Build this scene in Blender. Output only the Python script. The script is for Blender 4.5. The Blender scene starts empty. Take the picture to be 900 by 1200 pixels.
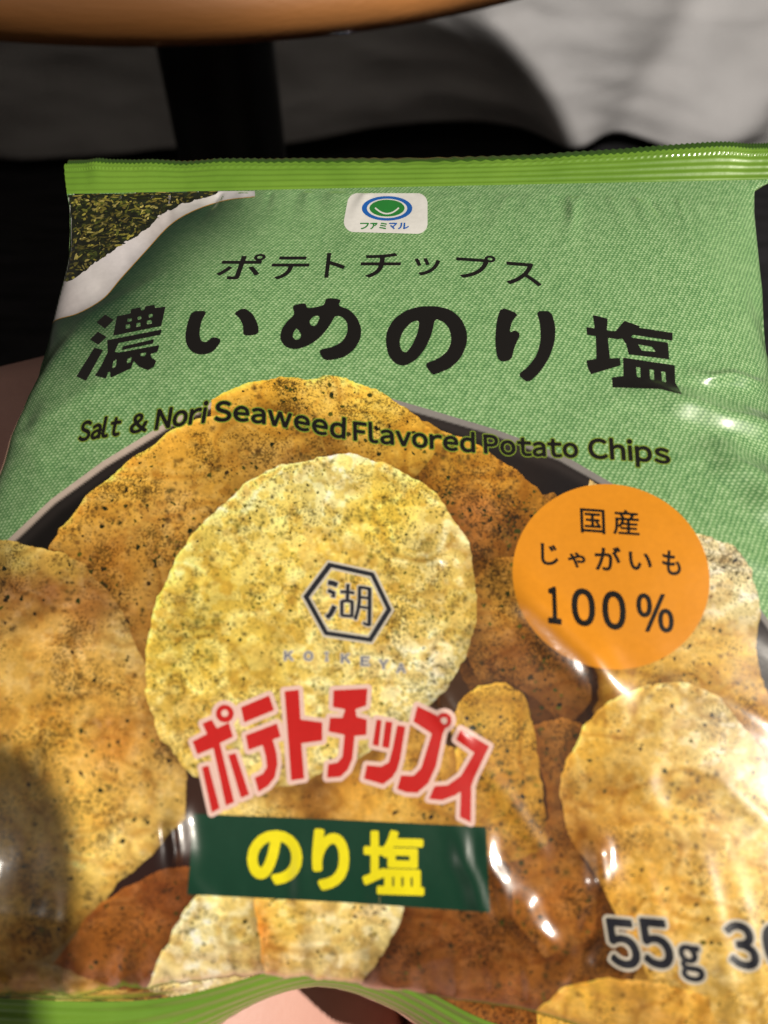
import bpy, bmesh, math, random
import numpy as np
from mathutils import Vector, Matrix
from mathutils.bvhtree import BVHTree

scene = bpy.context.scene
COL = scene.collection
random.seed(5)
rng = np.random.default_rng(11)

# ------------------------------------------------------------------ camera
PITCH = math.radians(50.0)          # looking down at the lap
CAM = np.array([0.0, 0.0, 0.72])
RIGHT = np.array([1.0, 0.0, 0.0])
UP = np.array([0.0, math.sin(PITCH), math.cos(PITCH)])
BACK = np.array([0.0, -math.cos(PITCH), math.sin(PITCH)])
R_CW = np.stack([RIGHT, UP, BACK], axis=1)      # camera space -> world
FPX = 900.0                                      # focal length in photo pixels (900 x 1200)

cd = bpy.data.cameras.new('camera')
cam = bpy.data.objects.new('camera', cd)
COL.objects.link(cam)
M = Matrix.Identity(4)
for i in range(3):
    for j in range(3):
        M[i][j] = R_CW[i, j]
    M[i][3] = CAM[i]
cam.matrix_world = M
cd.sensor_fit = 'HORIZONTAL'
cd.sensor_width = 36.0
cd.lens = 36.0
cd.clip_start = 0.005
cd.clip_end = 60.0
cd.dof.use_dof = True
cd.dof.focus_distance = 0.172
cd.dof.aperture_fstop = 19.0
scene.camera = cam

# ------------------------------------------------------------------ light
world = bpy.data.worlds.new('World')
scene.world = world
world.use_nodes = True
world.node_tree.nodes['Background'].inputs[0].default_value = (1.0, 0.90, 0.80, 1)
world.node_tree.nodes['Background'].inputs[1].default_value = 0.055


def spot_lamp(name, pos, target, size, energy, color, cone=60.0, blend=0.5):
    ld = bpy.data.lights.new(name, 'SPOT')
    ld.shadow_soft_size = size
    ld.spot_size = math.radians(cone)
    ld.spot_blend = blend
    ld.energy = energy
    ld.color = color
    o = bpy.data.objects.new(name, ld)
    COL.objects.link(o)
    o.location = pos
    d = Vector(target) - Vector(pos)
    o.rotation_euler = d.to_track_quat('-Z', 'Y').to_euler()
    return o


BAGC = CAM + R_CW @ np.array([0.0, 0.0, -0.155])
LDIR = np.array([0.85, 0.26, 1.0])
LDIR = R_CW @ (LDIR / np.linalg.norm(LDIR))
LAMP1 = BAGC + LDIR * 1.75
LAMP2 = np.array([-1.38, -1.18, 1.66])
spot_lamp('ceiling_downlight', tuple(LAMP1), tuple(BAGC), 0.018, 174.0, (1.0, 0.91, 0.78), 34.0, 0.9)
spot_lamp('left_glint_light', tuple(LAMP2), tuple(BAGC), 0.025, 23.0, (1.0, 0.92, 0.82), 30.0, 0.6)  # unseen source added at the left for glints on the folds and some fill
spot_lamp('cloth_spot_light', (-0.08, -0.40, 1.55), (0.52, 1.5, 0.16), 0.035, 150.0, (1.0, 0.96, 0.92), 40.0, 0.35)  # added narrow spot, only there to light the hanging cloth past the table

scene.view_settings.view_transform = 'Standard'
scene.view_settings.look = 'None'
scene.view_settings.exposure = 0.0
scene.view_settings.gamma = 1.0
scene.view_settings.use_curve_mapping = False

# ------------------------------------------------------------------ helpers


def tag(o, label=None, cat=None, group=None, kind=None):
    if label: o['label'] = label
    if cat: o['category'] = cat
    if group: o['group'] = group
    if kind: o['kind'] = kind
    return o


def empty(name, loc=(0, 0, 0)):
    o = bpy.data.objects.new(name, None)
    o.empty_display_size = 0.02
    COL.objects.link(o)
    o.location = loc
    return o


def mesh_obj(name, verts, faces, mat, parent=None, smooth=True):
    me = bpy.data.meshes.new(name)
    me.from_pydata([tuple(map(float, v)) for v in verts], [], [tuple(map(int, f)) for f in faces])
    me.update()
    if smooth:
        me.polygons.foreach_set('use_smooth', np.ones(len(me.polygons), dtype=bool))
    o = bpy.data.objects.new(name, me)
    COL.objects.link(o)
    if mat: me.materials.append(mat)
    if parent:
        o.parent = parent
        o.matrix_parent_inverse = Matrix.Translation(-Vector(parent.location))
    return o


def lin(c):
    c = np.asarray(c, dtype=float) / 255.0
    return np.where(c <= 0.04045, c / 12.92, ((c + 0.055) / 1.055) ** 2.4)


def lin4(c):
    r = lin(c)
    return (float(r[0]), float(r[1]), float(r[2]), 1.0)


def hash2(ix, iy, seed):
    n = (ix.astype(np.int64) * 374761393 + iy.astype(np.int64) * 668265263 + seed * 1442695041) & 0x7fffffff
    n = ((n ^ (n >> 13)) * 1274126177) & 0x7fffffff
    n = (n ^ (n >> 16)) & 0xffff
    return n / 65535.0


def vnoise(x, y, seed=0):
    x = np.asarray(x, float); y = np.asarray(y, float)
    ix = np.floor(x); iy = np.floor(y)
    fx = x - ix; fy = y - iy
    fx = fx * fx * (3 - 2 * fx); fy = fy * fy * (3 - 2 * fy)
    a = hash2(ix, iy, seed); b = hash2(ix + 1, iy, seed)
    c = hash2(ix, iy + 1, seed); d = hash2(ix + 1, iy + 1, seed)
    return (a + (b - a) * fx) * (1 - fy) + (c + (d - c) * fx) * fy


def fbm(x, y, seed=0, octs=4):
    s = 0; a = 0.5; t = 0
    for k in range(octs):
        s = s + a * vnoise(x * 2 ** k, y * 2 ** k, seed + 17 * k); t += a; a *= 0.55
    return s / t


def smooth01(x):
    x = np.clip(x, 0, 1)
    return x * x * (3 - 2 * x)


def to_pixel(P):
    c = (np.asarray(P) - CAM) @ R_CW
    return 450 + FPX * c[..., 0] / -c[..., 2], 600 - FPX * c[..., 1] / -c[..., 2]


# ------------------------------------------------------------------ materials
def new_mat(name):
    m = bpy.data.materials.new(name)
    m.use_nodes = True
    nt = m.node_tree
    return m, nt, nt.nodes['Principled BSDF']


def N(nt, typ, **kw):
    n = nt.nodes.new(typ)
    for k, v in kw.items():
        setattr(n, k, v)
    return n


def math_node(nt, op, a, b=None, c=None):
    n = N(nt, 'ShaderNodeMath', operation=op)
    for i, v in enumerate((a, b, c)):
        if v is None: continue
        if isinstance(v, (int, float)): n.inputs[i].default_value = v
        else: nt.links.new(v, n.inputs[i])
    return n.outputs[0]


def mix_rgb(nt, fac, a, b, mode='MIX'):
    n = N(nt, 'ShaderNodeMix', data_type='RGBA', blend_type=mode)
    for i, v in ((0, fac), (6, a), (7, b)):
        if isinstance(v, (int, float)): n.inputs[i].default_value = v
        elif isinstance(v, tuple): n.inputs[i].default_value = v
        else: nt.links.new(v, n.inputs[i])
    return n.outputs[2]


def gloss(b, rough=0.36, coat=1.0, crough=0.14):
    b.inputs['Roughness'].default_value = rough
    b.inputs['Specular IOR Level'].default_value = 0.5
    b.inputs['Coat Weight'].default_value = coat
    b.inputs['Coat Roughness'].default_value = crough


def film_bump(nt, b, strength=0.10):
    """fine unevenness of the thin plastic film"""
    tc = N(nt, 'ShaderNodeTexCoord')
    ns = N(nt, 'ShaderNodeTexNoise')
    ns.inputs['Scale'].default_value = 260.0
    ns.inputs['Detail'].default_value = 3.0
    nt.links.new(tc.outputs['Object'], ns.inputs['Vector'])
    bp = N(nt, 'ShaderNodeBump')
    bp.inputs['Strength'].default_value = strength
    bp.inputs['Distance'].default_value = 0.0006
    nt.links.new(ns.outputs['Fac'], bp.inputs['Height'])
    nt.links.new(bp.outputs['Normal'], b.inputs['Normal'])
    nt.links.new(bp.outputs['Normal'], b.inputs['Coat Normal'])


def ink(name, rgb, rough=0.34, coat=0.75):
    m, nt, b = new_mat(name)
    tc = N(nt, 'ShaderNodeTexCoord')
    ns = N(nt, 'ShaderNodeTexNoise')
    ns.inputs['Scale'].default_value = 900.0
    nt.links.new(tc.outputs['Object'], ns.inputs['Vector'])
    c = lin4(rgb)
    d = tuple(x * 0.86 for x in c[:3]) + (1,)
    nt.links.new(mix_rgb(nt, ns.outputs['Fac'], c, d), b.inputs['Base Color'])
    gloss(b)
    film_bump(nt, b)
    return m


def print_mat(name, grain=0.35, scale=1500.0, seasoning=0.0):
    """printed picture: colour attribute with printed grain"""
    m, nt, b = new_mat(name)
    at = N(nt, 'ShaderNodeAttribute', attribute_name='Col')
    tc = N(nt, 'ShaderNodeTexCoord')
    ns = N(nt, 'ShaderNodeTexNoise')
    ns.inputs['Scale'].default_value = scale
    ns.inputs['Detail'].default_value = 4.0
    ns.inputs['Roughness'].default_value = 0.7
    nt.links.new(tc.outputs['Object'], ns.inputs['Vector'])
    mr = N(nt, 'ShaderNodeMapRange')
    mr.inputs[1].default_value = 0.3; mr.inputs[2].default_value = 0.7
    mr.inputs[3].default_value = 1 - grain; mr.inputs[4].default_value = 1 + grain
    nt.links.new(ns.outputs['Fac'], mr.inputs[0])
    cc = mix_rgb(nt, 1.0, at.outputs['Color'], mr.outputs[0], 'MULTIPLY')
    if seasoning:
        n3 = N(nt, 'ShaderNodeTexNoise'); n3.inputs['Scale'].default_value = 2600.0; n3.inputs['Detail'].default_value = 2.0
        n4 = N(nt, 'ShaderNodeTexNoise'); n4.inputs['Scale'].default_value = 170.0; n4.inputs['Detail'].default_value = 3.0
        nt.links.new(tc.outputs['Object'], n3.inputs['Vector']); nt.links.new(tc.outputs['Object'], n4.inputs['Vector'])
        sm_ = math_node(nt, 'ADD', math_node(nt, 'ADD', n3.outputs['Fac'], math_node(nt, 'MULTIPLY', math_node(nt, 'SUBTRACT', at.outputs['Alpha'], 0.5), 0.22)), math_node(nt, 'MULTIPLY', math_node(nt, 'SUBTRACT', n4.outputs['Fac'], 0.5), 0.55))
        m3 = N(nt, 'ShaderNodeMapRange'); m3.inputs[1].default_value = 0.57; m3.inputs[2].default_value = 0.66
        nt.links.new(sm_, m3.inputs[0])
        dk = mix_rgb(nt, 1.0, cc, (0.20, 0.19, 0.14, 1), 'MULTIPLY')
        cc = mix_rgb(nt, math_node(nt, 'MULTIPLY', m3.outputs[0], seasoning), cc, dk)
    nt.links.new(cc, b.inputs['Base Color'])
    gloss(b)
    film_bump(nt, b)
    return m


def weave_mat():
    m, nt, b = new_mat('green_linen_print')
    uv = N(nt, 'ShaderNodeUVMap', uv_map='UVMap')
    sep = N(nt, 'ShaderNodeSeparateXYZ')
    nt.links.new(uv.outputs[0], sep.inputs[0])
    # UV is in millimetres; threads wander a little
    ns = N(nt, 'ShaderNodeTexNoise'); ns.inputs['Scale'].default_value = 0.55; ns.inputs['Detail'].default_value = 3
    nt.links.new(uv.outputs[0], ns.inputs['Vector'])
    wob = math_node(nt, 'MULTIPLY', math_node(nt, 'SUBTRACT', ns.outputs['Fac'], 0.5), 0.6)
    x = math_node(nt, 'ADD', sep.outputs[0], wob)
    y = math_node(nt, 'ADD', sep.outputs[1], wob)
    k = 2 * math.pi
    row = math_node(nt, 'FLOOR', math_node(nt, 'DIVIDE', y, 0.62))
    xs = math_node(nt, 'ADD', math_node(nt, 'DIVIDE', x, 0.92), math_node(nt, 'MULTIPLY', row, 0.36))
    sx = math_node(nt, 'SINE', math_node(nt, 'MULTIPLY', xs, k))
    sy = math_node(nt, 'COSINE', math_node(nt, 'MULTIPLY', math_node(nt, 'DIVIDE', y, 0.62), k))
    v = math_node(nt, 'ADD', math_node(nt, 'MULTIPLY', sx, 0.25), math_node(nt, 'MULTIPLY', sy, -0.17))
    cmb = N(nt, 'ShaderNodeCombineXYZ')
    nt.links.new(math_node(nt, 'FLOOR', xs), cmb.inputs[0]); nt.links.new(row, cmb.inputs[1])
    wn = N(nt, 'ShaderNodeTexWhiteNoise', noise_dimensions='2D')
    nt.links.new(cmb.outputs[0], wn.inputs['Vector'])
    v = math_node(nt, 'ADD', v, math_node(nt, 'MULTIPLY', math_node(nt, 'SUBTRACT', wn.outputs['Value'], 0.5), 0.24))
    ns2 = N(nt, 'ShaderNodeTexNoise'); ns2.inputs['Scale'].default_value = 0.06; ns2.inputs['Detail'].default_value = 4
    nt.links.new(uv.outputs[0], ns2.inputs['Vector'])
    v = math_node(nt, 'ADD', v, math_node(nt, 'MULTIPLY', math_node(nt, 'SUBTRACT', ns2.outputs['Fac'], 0.5), 0.18))
    v = math_node(nt, 'ADD', v, 0.5)
    cr = N(nt, 'ShaderNodeValToRGB')
    e = cr.color_ramp.elements
    e[0].position = 0.05; e[0].color = lin4((66, 114, 70))
    e[1].position = 0.95; e[1].color = lin4((178, 208, 160))
    mid = e.new(0.5); mid.color = lin4((118, 164, 104))
    nt.links.new(v, cr.inputs[0])
    at = N(nt, 'ShaderNodeAttribute', attribute_name='Col')
    sc = N(nt, 'ShaderNodeSeparateColor')
    nt.links.new(at.outputs['Color'], sc.inputs[0])
    # red channel: printed deep-green soft shade under the dish; green channel: brown lower part of the picture
    c1 = mix_rgb(nt, sc.outputs[0], cr.outputs[0], mix_rgb(nt, 0.93, cr.outputs[0], lin4((0, 30, 24)), 'MIX'))
    c2 = mix_rgb(nt, sc.outputs[1], c1, lin4((96, 56, 26)))
    nt.links.new(c2, b.inputs['Base Color'])
    gloss(b)
    film_bump(nt, b)
    return m


M_WEAVE = weave_mat()
M_PRINT = print_mat('printed_chip_picture', 0.20, 1500.0, 0.85)
M_PRINT_SOFT = print_mat('printed_dish_picture', 0.05, 600.0)
M_FLAKE = print_mat('printed_seaweed_picture', 0.35, 1800.0)
M_BLACK = ink('black_ink', (22, 20, 19))
M_GLOW = ink('yellow_green_ink', (128, 152, 52))
M_WHITE = ink('white_ink', (236, 236, 234))
M_BLUE = ink('blue_ink', (28, 100, 190))
M_GREEN = ink('logo_green_ink', (38, 135, 55))
M_ORANGE = ink('orange_ink', (232, 150, 34))
M_BANNER = ink('dark_green_ink', (16, 60, 42))
M_YELLOW = ink('yellow_ink', (238, 226, 28))
M_RED = ink('red_ink', (196, 30, 28))
M_PALE = ink('pale_pink_ink', (232, 196, 186))
M_SLATE = ink('slate_ink', (38, 40, 48))
M_HALO = ink('grey_halo_ink', (206, 198, 182))
M_GREYBLUE = ink('grey_blue_ink', (104, 110, 128))
M_GOLD = ink('gold_line_ink', (170, 128, 60))


def seal_mat():
    m, nt, b = new_mat('lime_seal_film')
    tc = N(nt, 'ShaderNodeTexCoord')
    ns = N(nt, 'ShaderNodeTexNoise'); ns.inputs['Scale'].default_value = 60; ns.inputs['Detail'].default_value = 4
    nt.links.new(tc.outputs['Object'], ns.inputs['Vector'])
    nt.links.new(mix_rgb(nt, ns.outputs['Fac'], lin4((84, 126, 34)), lin4((122, 162, 56))), b.inputs['Base Color'])
    gloss(b, 0.42, 0.6, 0.08)
    film_bump(nt, b, 0.2)
    return m


M_SEAL = seal_mat()
M_SEALBACK = ink('shaded_seal_film', (52, 86, 22))  # seal green darkened: the back layer's shade is put into its colour
M_FOIL = ink('silver_back_film', (120, 150, 96))

# ------------------------------------------------------------------ bag geometry
TAU = math.radians(22.0)
L = 0.1743
O_CAM = np.array([0.0, -0.65 * 0.1246, -0.1246])
T_CAM = np.array([0.0084, (600 - 217) / 900 * 0.19, -0.19])
yd = T_CAM - O_CAM
yd /= np.linalg.norm(yd)
zd = np.array([0.0, math.sin(TAU), math.cos(TAU)])
zd = zd - yd * (zd @ yd); zd /= np.linalg.norm(zd)
xd = np.cross(yd, zd)
B_CAM = np.stack([xd, yd, zd], axis=1)
B_W = R_CW @ B_CAM
O_W = CAM + R_CW @ O_CAM


def bag_to_world(P):
    return O_W + np.asarray(P) @ B_W.T


def cr_interp(xs, ys, x):
    """smooth interpolation through knots (monotone-ish Hermite)"""
    xs = np.asarray(xs, float); ys = np.asarray(ys, float)
    m = np.gradient(ys, xs)
    i = np.clip(np.searchsorted(xs, x) - 1, 0, len(xs) - 2)
    h = xs[i + 1] - xs[i]
    t = (x - xs[i]) / h
    h00 = 2 * t ** 3 - 3 * t ** 2 + 1; h10 = t ** 3 - 2 * t ** 2 + t
    h01 = -2 * t ** 3 + 3 * t ** 2; h11 = t ** 3 - t ** 2
    return h00 * ys[i] + h10 * h * m[i] + h01 * ys[i + 1] + h11 * h * m[i + 1]


# front centre-line profile (Y, Z) in millimetres, top seam -> bottom seam
PROF = np.array([(174.3, 0), (168, 2.2), (158, 5.4), (145, 9), (125, 14), (100, 18.6), (75, 21.4), (52, 22.4), (36, 22),
                 (20, 19.4), (11, 15.6), (6.4, 11.0), (5.8, 7.2), (7.2, 4.2), (7.4, 2.2), (5, 1.0), (2.5, 0.3), (0, 0)]) * 1e-3
seg = np.hypot(*np.diff(PROF, axis=0).T)
PT = np.concatenate([[0], np.cumsum(seg)]); PT /= PT[-1]
NT, NS = 520, 460
tt = np.linspace(0, 1, NT)
Yc = cr_interp(PT, PROF[:, 0], tt)
Zc = cr_interp(PT, PROF[:, 1], tt)
th = np.linspace(math.pi, 0, NS)
cx = np.sign(np.cos(th)) * np.abs(np.cos(th)) ** (2 / 3.0)
cz = np.sin(th) ** (2 / 3.3)
# blend to linear spacing so that the flat seam keeps an even grid
xlin = np.linspace(-1, 1, NS)

HALF = 0.0875
aL = np.full(NT, HALF); aR = np.full(NT, HALF)
LEFT_Y = [205, 224, 240, 262, 290, 325, 375, 391, 428, 447, 468, 493, 555, 650, 780, 900, 1100, 1185, 1260]
LEFT_X = [76, 78, 81, 83, 83, 76, 64, 59, 47, 44, 29, 17, 0, -26, -62, -100, -150, -165, -165]
RIGHT_Y = [200, 212, 222, 250, 300, 340, 400, 480, 560, 700, 850, 1000, 1185, 1260]
RIGHT_X = [908, 905, 884, 884, 889, 893, 897, 906, 920, 950, 990, 1040, 1085, 1085]


def build_front(aL, aR):
    c = cx[None, :] * 0.75 + xlin[None, :] * 0.25
    X = np.where(c < 0, c * aL[:, None], c * aR[:, None])
    zz = cz[None, :]
    body = smooth01(Zc / 0.006)[:, None]
    Y = np.repeat(Yc[:, None], NS, 1).copy()
    # the drop at the bottom flattens out towards the corners
    Z = Zc[:, None] * zz
    # the seam line bows: right end of the top seal sits higher, bottom seal waves
    top = smooth01((Yc - 0.12) / 0.054)[:, None]
    Y += top * (X * 0.075)
    botm = smooth01((0.0072 - Yc) / 0.0072)[:, None] * (Zc < 0.004)[:, None]
    xm = X * 1000
    wave = 8.4 * np.exp(-((xm + 6) / 22.0) ** 2) - 1.2 + 2.2 * smooth01((xm - 12) / 25)
    Y += botm * wave * 1e-3
    # overhang lower towards the right
    drop = smooth01((0.06 - Yc) / 0.05)[:, None] * (-0.085 * np.maximum(X + 0.012, 0))
    Y += drop
    return np.stack([X, Y, Z], axis=-1)


for it in range(14):
    F = build_front(aL, aR)
    px, py = to_pixel(bag_to_world(F))
    li = px.argmin(1); ri = px.argmax(1)
    r = np.arange(NT)
    tl = np.interp(py[r, li], LEFT_Y, LEFT_X); tr = np.interp(py[r, ri], RIGHT_Y, RIGHT_X)
    aL = aL + 0.8 * (px[r, li] - tl) * 0.15 / FPX
    aR = aR + 0.8 * (tr - px[r, ri]) * 0.15 / FPX
    k = np.array([1, 2, 1]) / 4.0
    for _ in range(3):
        aL[1:-1] = np.convolve(aL, k, 'same')[1:-1]; aR[1:-1] = np.convolve(aR, k, 'same')[1:-1]
F = build_front(aL, aR)
seam_w = smooth01((0.005 - np.arange(NT) / NT) / 0.005)
tgt = (905 - 450) / FPX * 0.19 - 0.0084
aR = aR * (1 - seam_w) + (tgt + 0.0015) * seam_w
F = build_front(aL, aR)


def grid_normals(P):
    du = np.gradient(P, axis=1); dv = np.gradient(P, axis=0)
    n = np.cross(dv, du)
    n /= np.linalg.norm(n, axis=-1, keepdims=True) + 1e-12
    return n


FW = bag_to_world(F)
nrm = grid_normals(FW)
if (nrm[NT // 2, NS // 2] @ B_W[:, 2]) < 0:
    nrm = -nrm
PX, PY = to_pixel(FW)

# creases of the film, drawn as (start, end, half width, height in mm) along the surface
CREASES = [
    
    
    ((905, 600), (960, 760), 14, 0.4),
    
    
    ((190, 318), (92, 384), 7, 0.45), ((96, 378), (34, 470), 9, 0.9), ((60, 400), (20, 520), 13, -0.7),
    
    
    
    ((300, 1080), (250, 1130), 10, 0.16), ((420, 1085), (436, 1140), 8, 0.18), ((20, 1060), (190, 1078), 6, 0.16),
    ((880, 215), (895, 380), 8, 0.25), ((884, 330), (905, 420), 7, -0.5),
    ((90, 232), (250, 232), 4, -0.25), ((0, 500), (60, 560), 12, 0.25), ((10, 560), (-30, 660), 14, 0.4),
    ((-40, 700), (60, 760), 16, 0.25), ((840, 720), (960, 830), 16, 0.3), ((660, 1120), (800, 1180), 9, 0.2),
    ((150, 240), (130, 330), 22, 0.25), ((840, 240), (800, 420), 40, 0.35), ((330, 225), (300, 330), 35, 0.2),
    ((600, 225), (640, 330), 40, 0.2),
    ((92, 1150), (150, 960), 9, 0.30), ((330, 1150), (352, 985), 9, 0.26), ((436, 1150), (452, 1000), 8, 0.26), ((655, 1170), (722, 985), 9, 0.32), ((790, 1180), (752, 1000), 10, 0.30), ((868, 1190), (806, 1010), 10, 0.32),
    ((915, 425), (690, 476), 11, 0.30), ((930, 700), (770, 610), 12, 0.30), ((950, 880), (720, 770), 12, 0.30), ((930, 1000), (800, 880), 12, 0.28), ((-30, 880), (160, 800), 12, 0.28), ((-40, 780), (120, 690), 12, 0.24),
    ((-10, 620), (150, 520), 13, 0.26), ((20, 520), (140, 430), 10, 0.30), ((210, 1010), (330, 1130), 9, 0.26), ((560, 900), (640, 1000), 10, 0.24), ((600, 1090), (480, 1140), 8, 0.22),
    ((700, 240), (880, 330), 16, 0.22), ((760, 560), (900, 520), 12, 0.24),
]
def ridge(p, q, w, h, wig=0.0):
    p = np.array(p, float); q = np.array(q, float)
    d = q - p; ln = np.hypot(*d)
    u = ((PX - p[0]) * d[0] + (PY - p[1]) * d[1]) / ln
    v = ((PX - p[0]) * -d[1] + (PY - p[1]) * d[0]) / ln
    v = v + 0.04 * ln * np.sin(u / ln * 3.0 + p[0])
    lam = 60.0
    v = v + wig * 60.0 / 6.283 * np.sin(u * 6.283 / lam + p[1])
    end = smooth01((u + 0.2 * ln) / (0.5 * ln)) * smooth01((1.2 * ln - u) / (0.5 * ln))
    return h * np.exp(-(v / w) ** 2) * end


DEBUG = False
disp = np.zeros((NT, NS))
for c in CREASES:
    disp += ridge(*c)
# sharper folds that catch the lamp: height follows from how far the film must tilt there
Vv = CAM - FW; Vv /= np.linalg.norm(Vv, axis=-1, keepdims=True)
HV = []
for lp in (LAMP1, LAMP2):
    Lv = lp - FW; Lv /= np.linalg.norm(Lv, axis=-1, keepdims=True)
    h = Vv + Lv; HV.append(h / np.linalg.norm(h, axis=-1, keepdims=True))
SHINY = [((590, 672), (716, 822), 15, 1.0), ((750, 466), (930, 508), 11, 1.5), ((835, 530), (915, 660), 13, 1.7),
         ((530, 975), (584, 1090), 8, 1.05), ((562, 975), (612, 1094), 8, 1.1), ((209, 945), (222, 1016), 9, 1.1), ((604, 1050), (650, 1118), 9, 1.0),
         ((692, 980), (704, 1045), 9, .9), ((505, 812), (548, 866), 6, .95), ((496, 636), (518, 662), 6, .95), ((120, 838), (140, 848), 6, .9),
         ((815, 437), (895, 452), 4.5, 1.6), ((742, 900), (764, 950), 9, 1.3)]
for (p, q, w, k) in SHINY:
    w = w * 1.45
    m = np.array([(p[0] + q[0]) / 2, (p[1] + q[1]) / 2])
    i, j = np.unravel_index(np.argmin((PX - m[0]) ** 2 + (PY - m[1]) ** 2), PX.shape)
    g = FPX / -(((FW[i, j] - CAM) @ R_CW)[2])             # pixels per metre there
    # in-surface direction across the fold
    d = np.array(q, float) - np.array(p, float); d /= np.hypot(*d)
    across = R_CW @ np.array([-d[1], -d[0], 0.0])
    across -= nrm[i, j] * (across @ nrm[i, j]); across /= np.linalg.norm(across)
    along = np.cross(nrm[i, j], across)
    opts = []
    for n_, H in enumerate(HV):
        ac = abs(H[i, j] @ across); al = abs(H[i, j] @ along)
        opts.append((al / max(ac, 0.02) + 0.25 * n_ + max(0.0, ac - 0.5) * 3, ac, al))
    sc_, ac, al = min(opts)
    hs = min(math.tan(math.asin(min(math.hypot(ac, al), 0.9))), 0.75)
    wig = min(1.1 * al / max(ac, 0.02), 0.28)
    if DEBUG: print('CREASE', m, ['%.0f/%.0f' % (math.degrees(H[i, j] @ across), math.degrees(H[i, j] @ along)) for H in HV])
    disp += ridge(p, q, w, 1000 * k * 1.12 * max(min(hs, 0.6), 0.08) * (w / g) / 0.858, wig)
xm = F[..., 0] * 1000; ym = F[..., 1] * 1000
fade = smooth01((172 - ym) / 20)
disp += fade * (fbm(xm / 26, ym / 34, 3, 3) - 0.5) * 0.9
disp += fade * (fbm(xm / 9, ym / 13, 8, 2) - 0.5) * 0.22
rt = smooth01((xm - 10) / 40) * smooth01((90 - ym) / 40)
disp += 5.4 * smooth01((xm - 15) / 50) * smooth01((115 - ym) / 45) * smooth01((86 - xm) / 16)
disp += 5.0 * smooth01((-xm - 12) / 50) * smooth01((75 - ym) / 40) * smooth01((86 + xm) / 16)
disp += rt * 0.05 * np.sin((xm * 0.85 + ym * 0.5) / 1.9 + 3.0 * fbm(xm / 22, ym / 22, 44, 2))
pr = np.random.default_rng(77)
for k in range(34):
    x0 = -82 + 164 * (k + pr.random()) / 34; ln = 10 + 26 * pr.random(); w = 0.9 + 1.6 * pr.random(); a = (0.16 + 0.34 * pr.random()) * (1 if pr.random() > .3 else -1); sl = pr.normal(0, .18)
    dd = 172 - ym
    disp += a * np.exp(-((xm - x0 - sl * dd) / (w * (0.5 + dd / 20))) ** 2) * smooth01(dd / 3) * smooth01((ln - dd) / ln)
for k in range(40):
    x0 = -82 + 164 * (k + pr.random()) / 40; ln = 8 + 22 * pr.random(); w = 0.8 + 1.5 * pr.random(); a = (0.22 + 0.42 * pr.random()) * (1 if pr.random() > .4 else -1); sl = pr.normal(0, .25)
    dd = ym - 6
    disp += a * np.exp(-((xm - x0 - sl * dd) / (w * (0.6 + np.maximum(dd, 0) / 20))) ** 2) * smooth01((dd + 4) / 6) * smooth01((ln - dd) / ln)
disp += smooth01((40 - ym) / 30) * (np.abs(fbm(xm / 9, ym / 22, 21, 3) - 0.5)) * 0.8
disp *= smooth01(np.minimum(np.linspace(0, 1, NS), 1 - np.linspace(0, 1, NS)) / 0.02)[None, :]
edge_rows = smooth01(np.minimum(tt, 1 - tt) / 0.012)[:, None]
FW = FW + nrm * (disp * edge_rows * 1e-3)[..., None]
nrm = grid_normals(FW)
if (nrm[NT // 2, NS // 2] @ B_W[:, 2]) < 0:
    nrm = -nrm
PX, PY = to_pixel(FW)

bag = empty('chip_bag', tuple(bag_to_world([0, 0.09, -0.012])))
tag(bag, 'green glossy snack bag printed with seasoned potato chips, lying across bare legs', 'chip bag')


def grid_faces(nt, ns, flip=False):
    i = np.arange(nt - 1)[:, None]; j = np.arange(ns - 1)[None, :]
    a = i * ns + j
    f = np.stack([a, a + ns, a + ns + 1, a + 1], axis=-1).reshape(-1, 4)
    return f[:, ::-1] if flip else f


film_faces = grid_faces(NT, NS)
FV = FW.reshape(-1, 3); FN = nrm.reshape(-1, 3)
front = mesh_obj('front_film', FV, film_faces, M_WEAVE, bag)
# UV in millimetres
arc_t = np.concatenate([[0], np.cumsum(np.linalg.norm(np.diff(FW[:, NS // 2], axis=0), axis=1))]) * 1000
uvx = (F[..., 0] * 1000); uvy = np.repeat(arc_t[:, None], NS, 1)
me = front.data
uvl = me.uv_layers.new(name='UVMap')
li = np.empty(len(me.loops), dtype=np.int32); me.loops.foreach_get('vertex_index', li)
uv = np.stack([uvx.reshape(-1)[li], uvy.reshape(-1)[li]], axis=-1)
uvl.data.foreach_set('uv', uv.astype(np.float32).ravel())


# ---------- signed distance helpers in photo-pixel space
def seg_array(poly):
    p = np.asarray(poly, float)
    return np.concatenate([p, np.roll(p, -1, axis=0)], axis=1)


def sdf_segs(segs, gx, gy):
    """signed distance (negative inside, even-odd) to a set of closed outlines"""
    d2 = np.full(gx.shape, 1e18); ins = np.zeros(gx.shape, dtype=bool)
    for x1, y1, x2, y2 in segs:
        ex, ey = x2 - x1, y2 - y1
        l2 = ex * ex + ey * ey + 1e-12
        t = np.clip(((gx - x1) * ex + (gy - y1) * ey) / l2, 0, 1)
        dx = gx - (x1 + t * ex); dy = gy - (y1 + t * ey)
        np.minimum(d2, dx * dx + dy * dy, out=d2)
        if y1 != y2:
            c = (gy >= min(y1, y2)) & (gy < max(y1, y2))
            xi = x1 + (gy - y1) / (y2 - y1) * ex
            ins ^= c & (gx < xi)
    d = np.sqrt(d2)
    return np.where(ins, -d, d)


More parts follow.
